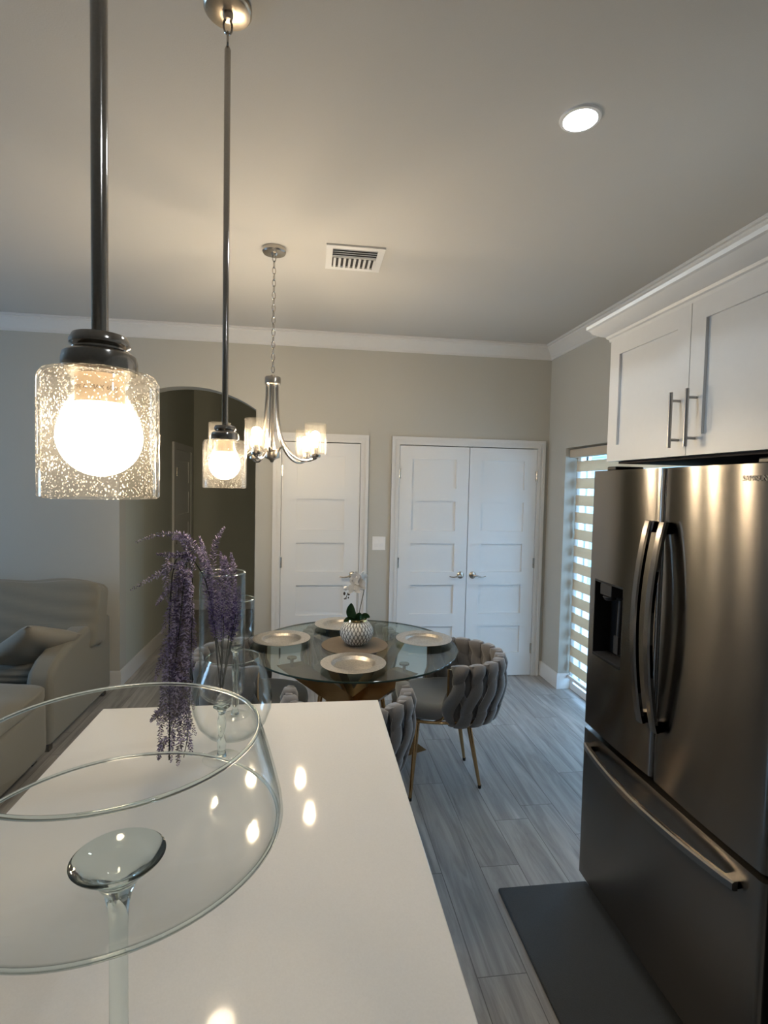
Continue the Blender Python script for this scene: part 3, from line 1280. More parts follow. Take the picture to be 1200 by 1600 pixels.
def make_pendant(label, loc, zbot):
    """origin on the ceiling; everything hangs below"""
    p = thing('pendant_light', label, 'pendant lamp', loc, 0)
    b = zbot - loc[2]            # bottom of the glass (negative)
    hgt = .132
    top = b + hgt
    R = .0575
    bm = bm_new()
    lathe(bm, [(0, -.001), (.060, -.001), (.0615, -.004), (.0615, -.013), (.058, -.017), (.056, -.0185), (.014, -.020), (.014, -.026), (.010, -.036), (0, -.037)], 48)
    obj('canopy', bm, M_CANOPY, p)
    bm = bm_new()
    chain_link(bm, (0, 0, -.052), .020, .011, .0028, .3)
    chain_link(bm, (0, 0, -.086), .020, .010, .0028, 1.7)
    obj('chain_link', bm, M_NICKELD, p)
    bm = bm_new()
    lathe(bm, [(0, -.100), (.004, -.101), (.0085, -.112), (.0082, top + .036), (0, top + .035)], 20)
    obj('rod', bm, M_NICKELD, p)
    bm = bm_new()
    lathe(bm, [(0, top + .040), (.014, top + .040), (.026, top + .037), (.029, top + .031), (.029, top + .027), (.025, top + .024), (.025, top + .021),
               (.030, top + .021), (.035, top + .017), (.0365, top + .010), (.0365, top - .0005), (0, top - .0005)], 40)
    obj('fitter_cap', bm, M_NICKELD, p)
    bm = bm_new()
    lathe(bm, [(0, top - .004), (.0235, top - .004), (.0235, top - .030), (.025, top - .033), (.021, top - .035), (0, top - .034)], 32)
    sk = obj('socket', bm, M_SOCKET, p)
    # glass shade: cylinder closed at the top with rounded shoulder, open below
    bm = bm_new()
    out = [(.012, top), (R - .012, top - .0005), (R - .004, top - .003), (R, top - .010), (R + .0005, b + .002)]
    inn = [(R - .0025, b), (R - .0035, b + .003), (R - .0035, top - .011), (R - .007, top - .0055), (R - .014, top - .0035), (.012, top - .003)]
    lathe(bm, out + inn, 64, closed=True)
    obj('glass_shade', bm, M_SHADE, p)
    # bulb: globe with neck
    bm = bm_new()
    gr = .0415
    gc = b + .0645
    prof = [(0, gc - gr)]
    for i in range(1, 15):
        a = -PI / 2 + (PI * .80) * i / 14
        prof.append((gr * math.cos(a), gc + gr * math.sin(a)))
    prof += [(.0185, top - .045), (.0165, top - .036), (0, top - .0355)]
    lathe(bm, prof, 32)
    obj('bulb', bm, M_BULB, p)
    return p, sk, top


p1, sk1, top1 = make_pendant('nearest pendant lamp, large in the foreground, seeded glass shade with lit globe bulb', (-.221, .605, H), 1.655)
tx = text_mesh('rating_print', 'TYPE A  MAX 60W', .0062, M_INK, sk1, .0001)
tx.location = (0, 0, top1 - .021)
me = tx.data
xs = [v.co.x for v in me.vertices]
mid = (min(xs) + max(xs)) / 2
for v in me.vertices:
    x, y, z = v.co
    a = (x - mid) / .0237 - .30 - PI / 2 + .35
    rr = .0237 + abs(z) * .5
    v.co = (rr * math.cos(a), rr * math.sin(a), y)
p2, sk2, top2 = make_pendant('farther pendant lamp over the island end, seeded glass shade in front of chandelier', (-.236, 1.523, H), 1.660)

# ------------------------------------------------------------------ chandelier
ch = thing('chandelier', 'brushed nickel five light chandelier with seeded glass cups hanging over the dining table', 'chandelier', (-.214, 2.985, H))
bm = bm_new()
lathe(bm, [(0, -.001), (.062, -.001), (.063, -.020), (.058, -.027), (.020, -.030), (.012, -.040), (0, -.042)], 40)
obj('canopy', bm, M_NICKEL, ch)
bm = bm_new()
z = -.052
k = 0
while z > 2.262 - H:
    chain_link(bm, (0, 0, z), .019, .009, .0024, k % 2 * PI / 2 + .4)
    z -= .0325
    k += 1
obj('chain', bm, M_NICKEL, ch)
zt = 2.252 - H
bm = bm_new()
lathe(bm, [(0, zt + .010), (.010, zt + .009), (.016, zt), (.040, zt - .002), (.043, zt - .010), (.043, zt - .040), (.038, zt - .046), (0, zt - .048)], 36)
obj('top_collar', bm, M_NICKEL, ch)
bm = bm_new()
zb0 = 1.79 - H
lathe(bm, [(0, zb0), (.008, zb0 + .002), (.012, zb0 + .012), (.020, zb0 + .018), (.041, zb0 + .026), (.044, zb0 + .036), (.044, zb0 + .056), (.034, zb0 + .062),
           (.018, zb0 + .070), (.014, zb0 + .10), (.009, zb0 + .13), (.009, zt - .045), (0, zt - .044)], 32)
obj('centre_column', bm, M_NICKEL, ch)
for k, deg in enumerate((-102, -32, 50, 116, 186)):
    a = deg * D2R
    ca, sa = math.cos(a), math.sin(a)

    def q(r, z):
        return (r * ca, r * sa, z - H)
    bm = bm_new()
    cv = curve([q(.030, 2.205), q(.032, 2.12), q(.040, 2.02), (.060 * ca, .060 * sa, 1.93 - H), q(.105, 1.855), q(.165, 1.812), q(.225, 1.800), q(.275, 1.812)], 34)
    tube(bm, cv, .0070, 10)
    # small lower scroll that ties the arm to the bottom hub
    cv = curve([q(.036, 1.835), q(.052, 1.868), q(.085, 1.874), q(.115, 1.852), q(.140, 1.825)], 14)
    tube(bm, cv, .0055, 8)
    arm = obj('arm', bm, M_NICKEL, ch)
    cx, cy = .272 * ca, .272 * sa
    bm = bm_new()
    zz = 1.808 - H
    lathe(bm, [(0, zz), (.010, zz), (.013, zz + .006), (.028, zz + .010), (.030, zz + .018), (.030, zz + .024), (.012, zz + .026), (.0155, zz + .028), (.0155, zz + .062), (0, zz + .063)], 28, cx, cy)
    obj('cup', bm, M_NICKEL, ch)
    bm = bm_new()
    R, b0, t0 = .057, 1.836 - H, 1.992 - H
    lathe(bm, [(.031, b0), (R - .008, b0), (R - .002, b0 + .004), (R, b0 + .010), (R, t0 - .001), (R - .0015, t0), (R - .003, t0 - .001), (R - .003, b0 + .010), (R - .009, b0 + .003), (.031, b0 + .003)], 48, cx, cy, closed=True)
    s = obj('glass_shade', bm, M_CSHADE, ch)
    bm = bm_new()
    gc = 1.929 - H
    gr = .0245
    prof = [(0, 1.872 - H), (.012, 1.872 - H), (.013, 1.888 - H)]
    for i in range(12):
        aa = -PI * .28 + (PI * .78) * i / 11
        prof.append((gr * math.cos(aa) if i < 11 else 0, gc + gr * math.sin(aa)))
    lathe(bm, prof, 24, cx, cy)
    obj('bulb', bm, M_CBULB, ch)

# ------------------------------------------------------------------ big glass bowl on stem, foreground
BYc = .62
gb = thing('glass_bowl', 'huge clear glass footed bowl on a tall stem in the left foreground', 'bowl', (-.209, BYc, .9145))
z0 = .9145
zr, zbel, zj = 1.392 - z0, 1.286 - z0, 1.242 - z0
r1, r2 = .1527, .1813
bm = bm_new()
out = [(r1 + .0012, zr)]
for i in range(1, 9):
    s = i / 9
    out.append((r1 + (r2 - r1) * (s ** .85) + .0012, zr + (zbel + .008 - zr) * s))
out += [(r2 + .0005, zbel + .002), (r2 - .001, zbel - .003), (r2 - .005, zbel - .0075), (r2 - .014, zbel - .0115), (.12, zbel - .0245), (.06, zbel - .037), (.02, zj - .002)]
inn = [(max(.001, r - .0028), z + (.0028 if k > 8 else 0)) for k, (r, z) in enumerate(out)][::-1]
inn[0] = (.0, inn[0][1] + .001)
prof = [(0, out[-1][1])] + out[::-1] + inn[::-1][:-1] + [inn[0]]
lathe(bm, prof, 96)
obj('bowl', bm, M_VGLASS2, gb)
bm = bm_new()
tube(bm, [(r1 * math.cos(2 * PI * i / 96), r1 * math.sin(2 * PI * i / 96), zr) for i in range(96)], .0024, 10, closed=True)
obj('rim', bm, M_SGLASS, gb)
bm = bm_new()
tube(bm, [((r2 - .0055) * math.cos(2 * PI * i / 96), (r2 - .0055) * math.sin(2 * PI * i / 96), zbel - .0045) for i in range(96)], .0022, 10, closed=True)
obj('lower_edge', bm, M_SGLASS, gb)
bm = bm_new()
lathe(bm, [(0, .004), (.012, .005), (.0115, .03), (.0105, .08), (.0100, .16), (.0100, zj - .075), (.0112, zj - .05), (.015, zj - .030), (.024, zj - .014), (.038, zj - .001),
           (.0485, zj + .008), (.0500, zj + .0105), (.0480, zj + .0120), (.0440, zj + .0105), (.032, zj + .001), (.018, zj - .010), (.008, zj - .017), (0, zj - .019)], 56)
obj('stem', bm, M_SGLASS, gb)
bm = bm_new()
lathe(bm, [(0, 0), (.078, 0), (.080, .0012), (.078, .0028), (.03, .0055), (.012, .009), (0, .010)], 64)
obj('foot', bm, M_VGLASS, gb)

# ------------------------------------------------------------------ three smaller vases at the island end


def vase_cyl(label, loc, r, zbot, ztop, stem_r, foot_r):
    """stemmed cylinder vase; heights relative to the worktop"""
    v = thing('cylinder_vase', label, 'vase', loc)
    bm = bm_new()
    th = .0028
    out = [(.006, zbot - .030), (.022, zbot - .020), (r * .72, zbot - .006), (r * .93, zbot + .008), (r, zbot + .028), (r, ztop)]
    inn = [(r - th, ztop), (r - th, zbot + .030), (r * .90, zbot + .012), (r * .68, zbot - .001), (.02, zbot - .014), (0, zbot - .018)]
    lathe(bm, [(0, zbot - .030)] + out + inn, 72)
    b = obj('body', bm, M_VGLASS, v)
    bm = bm_new()
    tube(bm, [((r - .0014) * math.cos(2 * PI * i / 72), (r - .0014) * math.sin(2 * PI * i / 72), ztop) for i in range(72)], .0021, 8, closed=True)
    obj('rim', bm, M_SGLASS, v)
    bm = bm_new()
    prof = [(0, .005), (stem_r * 1.3, .006), (stem_r, .02)]
    hs = zbot - .032
    for i in range(12):
        s = i / 11
        prof.append((stem_r * (1 + .18 * math.sin(s * 11)), .025 + (hs - .045) * s))
    prof += [(stem_r * 1.3, hs - .008), (stem_r * 2.2, hs), (0, hs + .001)]
    lathe(bm, prof, 32)
    obj('stem', bm, M_SGLASS, v)
    bm = bm_new()
    lathe(bm, [(0, 0), (foot_r, 0), (foot_r + .001, .001), (foot_r - .002, .0028), (.02, .006), (.010, .009), (0, .0095)], 48)
    obj('foot', bm, M_VGLASS, v)
    return v


vase_cyl('tall clear glass cylinder vase on a stem holding the lavender', (-.235, 1.497, .9145), .0605, .178, .517, .0105, .05)
vase_cyl('shorter clear glass cylinder vase half hidden behind the lavender vase', (-.236, 1.775, .9145), .0590, .255, .386, .0100, .045)

bv = thing('balloon_vase', 'round bellied clear glass vase on the worktop behind the tall lavender vase', 'vase', (-.224, 1.625, .9145))
bm = bm_new()
out = [(.040, .0), (.045, .003), (.070, .014), (.098, .045), (.113, .085), (.1165, .118), (.112, .150), (.100, .190), (.086, .222), (.0775, .243)]
inn = [(r - .0025, z + (.003 if z < .03 else 0)) for r, z in out][::-1]
lathe(bm, [(0, 0)] + out + inn + [(0, .006)], 72)
obj('body', bm, M_VGLASS, bv)
bm = bm_new()
tube(bm, [(.0763 * math.cos(2 * PI * i / 72), .0763 * math.sin(2 * PI * i / 72), .243) for i in range(72)], .002, 8, closed=True)
obj('rim', bm, M_SGLASS, bv)

# ------------------------------------------------------------------ lavender


def spike(path, n, rad, lean=.9, size=.0052):
    """one flower spike: tiny petals whorled along a path"""
    bm = bm_new()
    P = curve(path, 30)
    for i in range(n):
        t = i / n
        k = t * (len(P) - 1)
        a = int(k)
        p = P[a].lerp(P[min(a + 1, len(P) - 1)], k - a)
        T = (P[min(a + 1, len(P) - 1)] - P[a])
        if T.length < 1e-7:
            T = P[-1] - P[-2]
        T.normalize()
        env = (1 - .75 * t ** 2.2) * (.55 + .45 * min(1, t * 6))
        ang = i * 2.39996 + random.uniform(-.3, .3)
        u = T.orthogonal().normalized()
        v = T.cross(u)
        rdir = math.cos(ang) * u + math.sin(ang) * v
        dirv = (rdir * lean + T * random.uniform(.35, .9)).normalized()
        ln = rad * env * random.uniform(.75, 1.2)
        w = size * .42 * random.uniform(.8, 1.2) * (.6 + .4 * env)
        side = dirv.cross(T)
        if side.length < 1e-5:
            side = u
        side.normalize()
        nn = dirv.cross(side)
        b0 = p
        m = p + dirv * ln * .6
        tip = p + dirv * ln
        vs = [bm.verts.new(b0), bm.verts.new(m + side * w), bm.verts.new(m + nn * w * .7), bm.verts.new(m - side * w), bm.verts.new(m - nn * w * .7), bm.verts.new(tip)]
        tone = 1 if random.random() < .45 else 0
        for q in ((0, 1, 2), (0, 2, 3), (0, 3, 4), (0, 4, 1), (5, 2, 1), (5, 3, 2), (5, 4, 3), (5, 1, 4)):
            bm.faces.new([vs[j] for j in q]).material_index = tone
    return bm


def offs(path, o):
    return [(p[0] - o[0], p[1] - o[1], p[2] - o[2]) for p in path]


LAVS = [[M_LAV, M_LAVD], [M_LAVB, M_LAV], [M_LAVL, M_LAVD], [M_LAVB, M_LAVL]]
LO = (-.30, 1.46, .915)
tr = thing('trailing_lavender', 'faux lavender trailing out of the tall vase and hanging down its left side', 'flowers', LO)
bm = bm_new()
tube(bm, curve(offs([(-.2295, 1.497, 1.125), (-.268, 1.485, 1.374), (-.300, 1.468, 1.460), (-.326, 1.46, 1.484), (-.352, 1.452, 1.452), (-.361, 1.445, 1.29), (-.358, 1.44, 1.10), (-.359, 1.44, .945)], LO), 40), .0016, 8)
obj('stem', bm, M_LSTEM, tr)
bm = bm_new()
for ex in ((-.330, 1.425, 1.30), (-.345, 1.44, 1.12), (-.31, 1.44, 1.05)):
    tube(bm, curve(offs([(-.318, 1.46, 1.474), (ex[0] + .008, ex[1], 1.40), ex, (ex[0] - .012, ex[1], ex[2] - .10)], LO), 24), .0010, 6)
obj('branch', bm, M_LSTEM, tr)
free = [[(-.298, 1.465, 1.485), (-.312, 1.46, 1.521), (-.335, 1.46, 1.535), (-.388, 1.455, 1.537), (-.447, 1.45, 1.516)],
        [(-.300, 1.468, 1.470), (-.325, 1.46, 1.483), (-.356, 1.455, 1.483), (-.395, 1.45, 1.487)],
        [(-.315, 1.46, 1.470), (-.340, 1.458, 1.458), (-.372, 1.45, 1.443), (-.408, 1.45, 1.423), (-.458, 1.445, 1.392)],
        [(-.330, 1.46, 1.440), (-.345, 1.452, 1.412), (-.370, 1.45, 1.387), (-.395, 1.447, 1.353)],
        [(-.305, 1.47, 1.44), (-.322, 1.462, 1.50), (-.338, 1.455, 1.53), (-.356, 1.45, 1.525)]]
for f in free:
    obj('flower_spike', spike(offs(f, LO), 110, .0150, 1.5, .0062), [M_LAVL, M_LAVD], tr)
envz = [(1.465, -.350, -.290), (1.381, -.358, -.285), (1.296, -.372, -.283), (1.212, -.388, -.287), (1.092, -.394, -.292), (.96, -.382, -.296)]


def env_at(z):
    for (za, a0, b0), (zb_, a1, b1) in zip(envz, envz[1:]):
        if zb_ <= z <= za:
            t_ = (za - z) / (za - zb_)
            return a0 + (a1 - a0) * t_, b0 + (b1 - b0) * t_
    return envz[-1][1:]


hang = []
for i in range(62):
    zs_ = 1.480 - (i / 61) ** .9 * .40
    a0, b0 = env_at(zs_)
    f = (i * .618) % 1
    L_ = random.uniform(.07, .115)
    ze = zs_ - L_
    a1, b1 = env_at(max(ze, .965))
    xs_ = a0 + (b0 - a0) * (.25 + .5 * f)
    xe = a1 + (b1 - a1) * min(1, max(0, f + random.uniform(-.15, .15)))
    y_ = 1.447 + random.uniform(-.025, .018)
    ye = y_ + random.uniform(-.016, .012)
    hang.append([(xs_, y_, zs_), (xs_ * .6 + xe * .4 - .004, (y_ + ye) / 2, zs_ - L_ * .4), (xe, ye, ze)])
for e in ((-.366, 1.44, 1.01, -.385, .948), (-.352, 1.45, 1.02, -.356, .935), (-.322, 1.43, 1.03, -.334, .935), (-.318, 1.45, 1.05, -.302, .952), (-.36, 1.43, 1.10, -.402, 1.055)):
    hang.append([(e[0], e[1], e[2]), ((e[0] + e[3]) / 2 - .003, e[1], (e[2] + e[4]) / 2), (e[3], e[1] - .004, e[4])])
for f in hang:
    obj('flower_spike', spike(offs(f, LO), 80, .0150, 1.5, .0062), LAVS[len(tr.children) % 4], tr)

LO2 = (-.235, 1.497, 1.09)
lv = thing('lavender_bunch', 'upright bunch of purple lavender standing inside the tall glass vase', 'flowers', LO2)
ups = [[(-.259, 1.500, 1.33), (-.261, 1.5, 1.456), (-.253, 1.5, 1.517), (-.231, 1.5, 1.555)],
       [(-.265, 1.505, 1.33), (-.279, 1.505, 1.456), (-.297, 1.50, 1.529)],
       [(-.212, 1.495, 1.32), (-.206, 1.5, 1.421), (-.214, 1.5, 1.486)],
       [(-.272, 1.49, 1.33), (-.283, 1.49, 1.438), (-.300, 1.485, 1.508)],
       [(-.240, 1.51, 1.33), (-.239, 1.51, 1.421), (-.243, 1.51, 1.487)],
       [(-.248, 1.48, 1.32), (-.262, 1.48, 1.41), (-.272, 1.48, 1.47)],
       [(-.222, 1.51, 1.34), (-.226, 1.51, 1.43), (-.232, 1.512, 1.475)]]
for f in ups:
    obj('flower_spike', spike(offs(f, LO2), 125, .0150, 1.5, .0062), [M_LAVL, M_LAVD], lv)
base_pt = Vector((-.238, 1.497, 1.098))
inner = []
for i in range(13):
    a = 2 * PI * i / 13
    rr = .030 if i % 2 else .038
    inner.append([(-.232 + rr * .62 * math.cos(a), 1.497 + rr * .62 * math.sin(a), 1.245 + .01 * (i % 3)),
                  (-.231 + rr * 1.0 * math.cos(a), 1.497 + rr * 1.0 * math.sin(a), 1.32),
                  (-.231 + rr * 1.06 * math.cos(a), 1.497 + rr * 1.06 * math.sin(a), 1.395 + .015 * (i % 2))])
for k, f in enumerate(inner):
    obj('flower_spike', spike(offs(f, LO2), 100, .0130, 1.3, .0060), [M_LAV2, M_LAV], lv)
for k, f in enumerate(inner):
    if k % 2 == 0:
        bm = bm_new()
        tube(bm, curve(offs([tuple(base_pt + Vector((.003 * math.cos(k), .003 * math.sin(k), 0))), ((f[0][0] + base_pt.x) / 2, (f[0][1] + base_pt.y) / 2, 1.17), f[0], f[1]], LO2), 14), .0013, 6)
        obj('stem', bm, M_LSTEM, lv)

# ------------------------------------------------------------------ dining table
TX, TY, TZ = .26, 3.045, .752
dt = thing('dining_table', 'round clear glass dining table on crossed bronze legs beyond the island', 'dining table', (TX, TY, 0))
bm = bm_new()
lathe(bm, [(0, TZ - .0005), (.586, TZ - .0005), (.5865, TZ - .0005)], 96)
lathe(bm, [(0, TZ + .0095), (.5865, TZ + .0095)], 96)
lathe(bm, [(.5865, TZ - .0005), (.5885, TZ + .0015), (.5885, TZ + .0075), (.5865, TZ + .0095)], 96, mi=1)
obj('glass_top', bm, [M_TGLASS, M_TEDGE], dt)
angs = [-52, 43, 118, 205]
for a in angs:
    bm = bm_new()
    top = Vector((.385 * math.cos(a * D2R), .385 * math.sin(a * D2R), TZ - .045))
    ft = Vector((.44 * math.cos((a + 180) * D2R), .44 * math.sin((a + 180) * D2R), .028))
    dirv = (top - ft).normalized()
    hz = Vector((-math.sin(a * D2R), math.cos(a * D2R), 0))
    w_, h_ = .026 if a in (-52, 118) else .034, .048
    n_ = dirv.cross(hz).normalized()
    # horizontal end cuts
    vs = []
    for c, z in ((ft, ft.z), (top, top.z)):
        for sx, sn in ((-1, -1), (1, -1), (1, 1), (-1, 1)):
            p = c + hz * w_ * sx + n_ * h_ * sn
            p = p + dirv * ((z - p.z) / dirv.z)
            vs.append(bm.verts.new(p))
    for f in ((0, 1, 2, 3), (4, 5, 6, 7), (0, 1, 5, 4), (1, 2, 6, 5), (2, 3, 7, 6), (3, 0, 4, 7)):
        bm.faces.new([vs[i] for i in f])
    lg_ = obj('leg', bm, M_BRONZE, dt, smooth=False)
    bm = bm_new()
    lathe(bm, [(0, -.001), (.015, -.001), (.015, -.010), (.008, -.013), (.008, -.024), (.013, -.0275), (0, -.0278)], 20, ft.x, ft.y, ft.z)
    obj('levelling_foot', bm, M_GOLD, lg_)
    bm = bm_new()
    lathe(bm, [(0, .001), (.008, .001), (.008, .032), (.026, .036), (.026, .0435), (0, .0440)], 24, top.x, top.y, top.z)
    obj('glass_support', bm, M_NICKEL, lg_)

TT = TZ + .0100
bm = bm_new()
lathe(bm, [(0, 0), (.188, 0), (.190, .001), (.188, .003), (0, .0032)], 64)
pm = tag(obj('round_placemat', bm, M_PLACEMAT, loc=(TX, TY, TT)), 'round taupe placemat under the potted orchid at the table centre', 'placemat')


def make_charger(label, loc):
    bm = bm_new()
    lathe(bm, [(0, 0), (.098, 0), (.106, .004), (.113, .014), (.122, .0175), (.148, .0195), (.165, .0215), (.1655, .023), (.163, .0238), (.146, .0222), (.122, .0212), (.114, .0218), (.108, .0195),
               (.101, .0080), (.094, .0042), (0, .0038)], 72)
    return tag(obj('charger_plate', bm, M_CHARGER, loc=loc), label, 'plate', 'silver charger plates on the dining table')


cg = make_charger('silver charger plate nearest the island, front of the glass table', (.223, 2.668, TT))
dup(cg, (-.158, 3.133, TT), 1.1, 'silver charger plate at the left side of the glass table')
dup(cg, (.672, 3.080, TT), 2.2, 'silver charger plate at the right side, by the gray chair')
dup(cg, (.200, 3.445, TT), .6, 'silver charger plate on the far side, partly behind the orchid pot')

# ------------------------------------------------------------------ orchid
ox, oy, oz = .270, 3.045, TT + .0035
po = thing('potted_orchid', 'white orchid in a round patterned pot with gold rim on the placemat', 'potted plant', (ox, oy, oz))
bm = bm_new()
prof = [(0, 0), (.045, 0)]
for i in range(1, 15):
    a = -PI / 2 + .48 + (PI - 1.06) * i / 14
    prof.append((.096 * math.cos(a), .072 + .080 * math.sin(a)))
prof += [(.052, .140), (.050, .128), (0, .125)]
lathe(bm, prof, 64)
obj('pot', bm, M_POT, po)
bm = bm_new()
lathe(bm, [(.0535, .137), (.060, .138), (.0575, .149), (.052, .150), (.0505, .138)], 48, closed=True)
obj('gold_rim', bm, M_RIM, po)
bm = bm_new()
lathe(bm, [(0, .142), (.03, .140), (.0515, .132), (.0515, .1285), (0, .1285)], 30)
obj('moss', bm, M_SOIL, po)


def leaf(base, mid, tip, w, fold=.25):
    bm = bm_new()
    P = curve([base, mid, tip], 16)
    rows = []
    for i, p in enumerate(P):
        s = i / 16
        T = (P[min(i + 1, 16)] - P[max(i - 1, 0)]).normalized()
        sd = T.cross(Vector((0, 1, 0)))
        if sd.length < .1:
            sd = Vector((1, 0, 0))
        sd.normalize()
        nn = T.cross(sd)
        ww = w * (math.sin(PI * min(1, s * .93 + .07)) ** .7)
        rows.append([bm.verts.new(p + sd * ww * q + nn * (abs(q) * ww * fold)) for q in (-1, -.5, 0, .5, 1)] +
                    [bm.verts.new(p + sd * ww * q + nn * (abs(q) * ww * fold) + nn * .0012) for q in (1, .5, 0, -.5, -1)])
    for i in range(16):
        for k in range(10):
            bm.faces.new((rows[i][k], rows[i][(k + 1) % 10], rows[i + 1][(k + 1) % 10], rows[i + 1][k]))
    bm.faces.new(rows[0])
    bm.faces.new(rows[-1])
    return bm


obj('leaf', leaf((-.015, 0, .140), (-.035, .004, .185), (-.033, .006, .238), .027), M_LEAF, po)
obj('leaf', leaf((.000, -.005, .140), (.012, -.02, .168), (.028, -.032, .168), .022), M_LEAF, po)
obj('leaf', leaf((.010, .005, .138), (.045, .015, .162), (.078, .02, .150), .016), M_LEAF, po)
obj('leaf', leaf((-.010, .0, .138), (-.050, -.015, .150), (-.078, -.02, .135), .014), M_LEAF, po)
bm = bm_new()
tube(bm, curve([(.006, 0, .140), (.016, 0, .20), (.030, 0, .270), (.038, 0, .312), (.034, -.004, .335), (.012, -.008, .352), (-.015, -.01, .345), (-.040, -.012, .322), (-.055, -.012, .298), (-.066, -.012, .270)], 40), .0022, 8)
tube(bm, curve([(-.040, -.012, .322), (-.055, -.012, .330), (-.066, -.012, .318)], 8), .0013, 6)
tube(bm, curve([(.038, 0, .312), (.018, -.006, .318), (.004, -.01, .332)], 8), .0013, 6)
tube(bm, curve([(-.020, -.01, .342), (-.030, -.01, .362), (-.034, -.01, .378)], 8), .0013, 6)
obj('stem', bm, M_OSTEM, po)
bm = bm_new()
tube(bm, [(-.004, .004, .14), (-.002, .004, .33)], .0011, 6)
obj('support_stake', bm, M_OSTEM, po)


def flower(c, r, yawd, tilt):
    bm = bm_new()
    rot = Matrix.Rotation(yawd * D2R, 3, 'Z') @ Matrix.Rotation(tilt * D2R, 3, 'X')
    for k, (a, sx, sz) in enumerate(((90, .50, 1.0), (210, .46, 1.0), (330, .46, 1.0), (20, .78, .95), (160, .78, .95))):
        aa = a * D2R
        n = 8
        top_ = []
        ctr = bm.verts.new(Vector(c) + rot @ Vector((0, 0, 0)))
        ring = []
        for i in range(n * 2):
            t_ = 2 * PI * i / (n * 2)
            px_ = r * (.52 + .52 * math.cos(t_) * sz)
            pz_ = r * .52 * sx * math.sin(t_) * (1.15 - .2 * math.cos(t_))
            dep = -.16 * r * (px_ / r) ** 2 - (.006 if k > 2 else 0) + abs(math.sin(t_)) * .12 * r
            ring.append(bm.verts.new(Vector(c) + rot @ Vector((px_ * math.cos(aa) - pz_ * math.sin(aa), dep, px_ * math.sin(aa) + pz_ * math.cos(aa)))))
        ring2 = [bm.verts.new(v.co + rot @ Vector((0, .0009, 0))) for v in ring]
        bm.faces.new(ring)
        bm.faces.new(ring2[::-1])
        for i in range(n * 2):
            j = (i + 1) % (n * 2)
            bm.faces.new((ring[i], ring[j], ring2[j], ring2[i]))
        bm.verts.remove(ctr)
    sphere(bm, Vector(c) + rot @ Vector((0, -.006, -.003)), .0055, 8, 6)
    return bm


for c, r, yw, tl in (((.004, -.014, .352), .050, -25, 8), ((-.022, -.018, .322), .042, 20, -12), ((.022, -.006, .382), .044, 50, 10),
                     ((-.006, -.02, .395), .034, -30, 20), ((-.036, -.016, .382), .013, 10, 0)):
    obj('flower', flower(c, r, yw, tl), M_PETAL, po)
bm = bm_new()
sphere(bm, (-.068, -.012, .326), .0125, 12, 8, (1, .9, 1.05))
obj('closed_flower', bm, M_PETAL, po)
for c, r in (((-.075, -.012, .296), .0085), ((-.050, -.013, .294), .0085), ((-.066, -.012, .268), .0055), ((-.052, -.012, .272), .005), ((-.074, -.012, .266), .004)):
    bm = bm_new()
    sphere(bm, c, r, 10, 8, (.8, .8, 1.15))
    obj('bud', bm, M_BUD, po)

# ------------------------------------------------------------------ woven barrel chairs


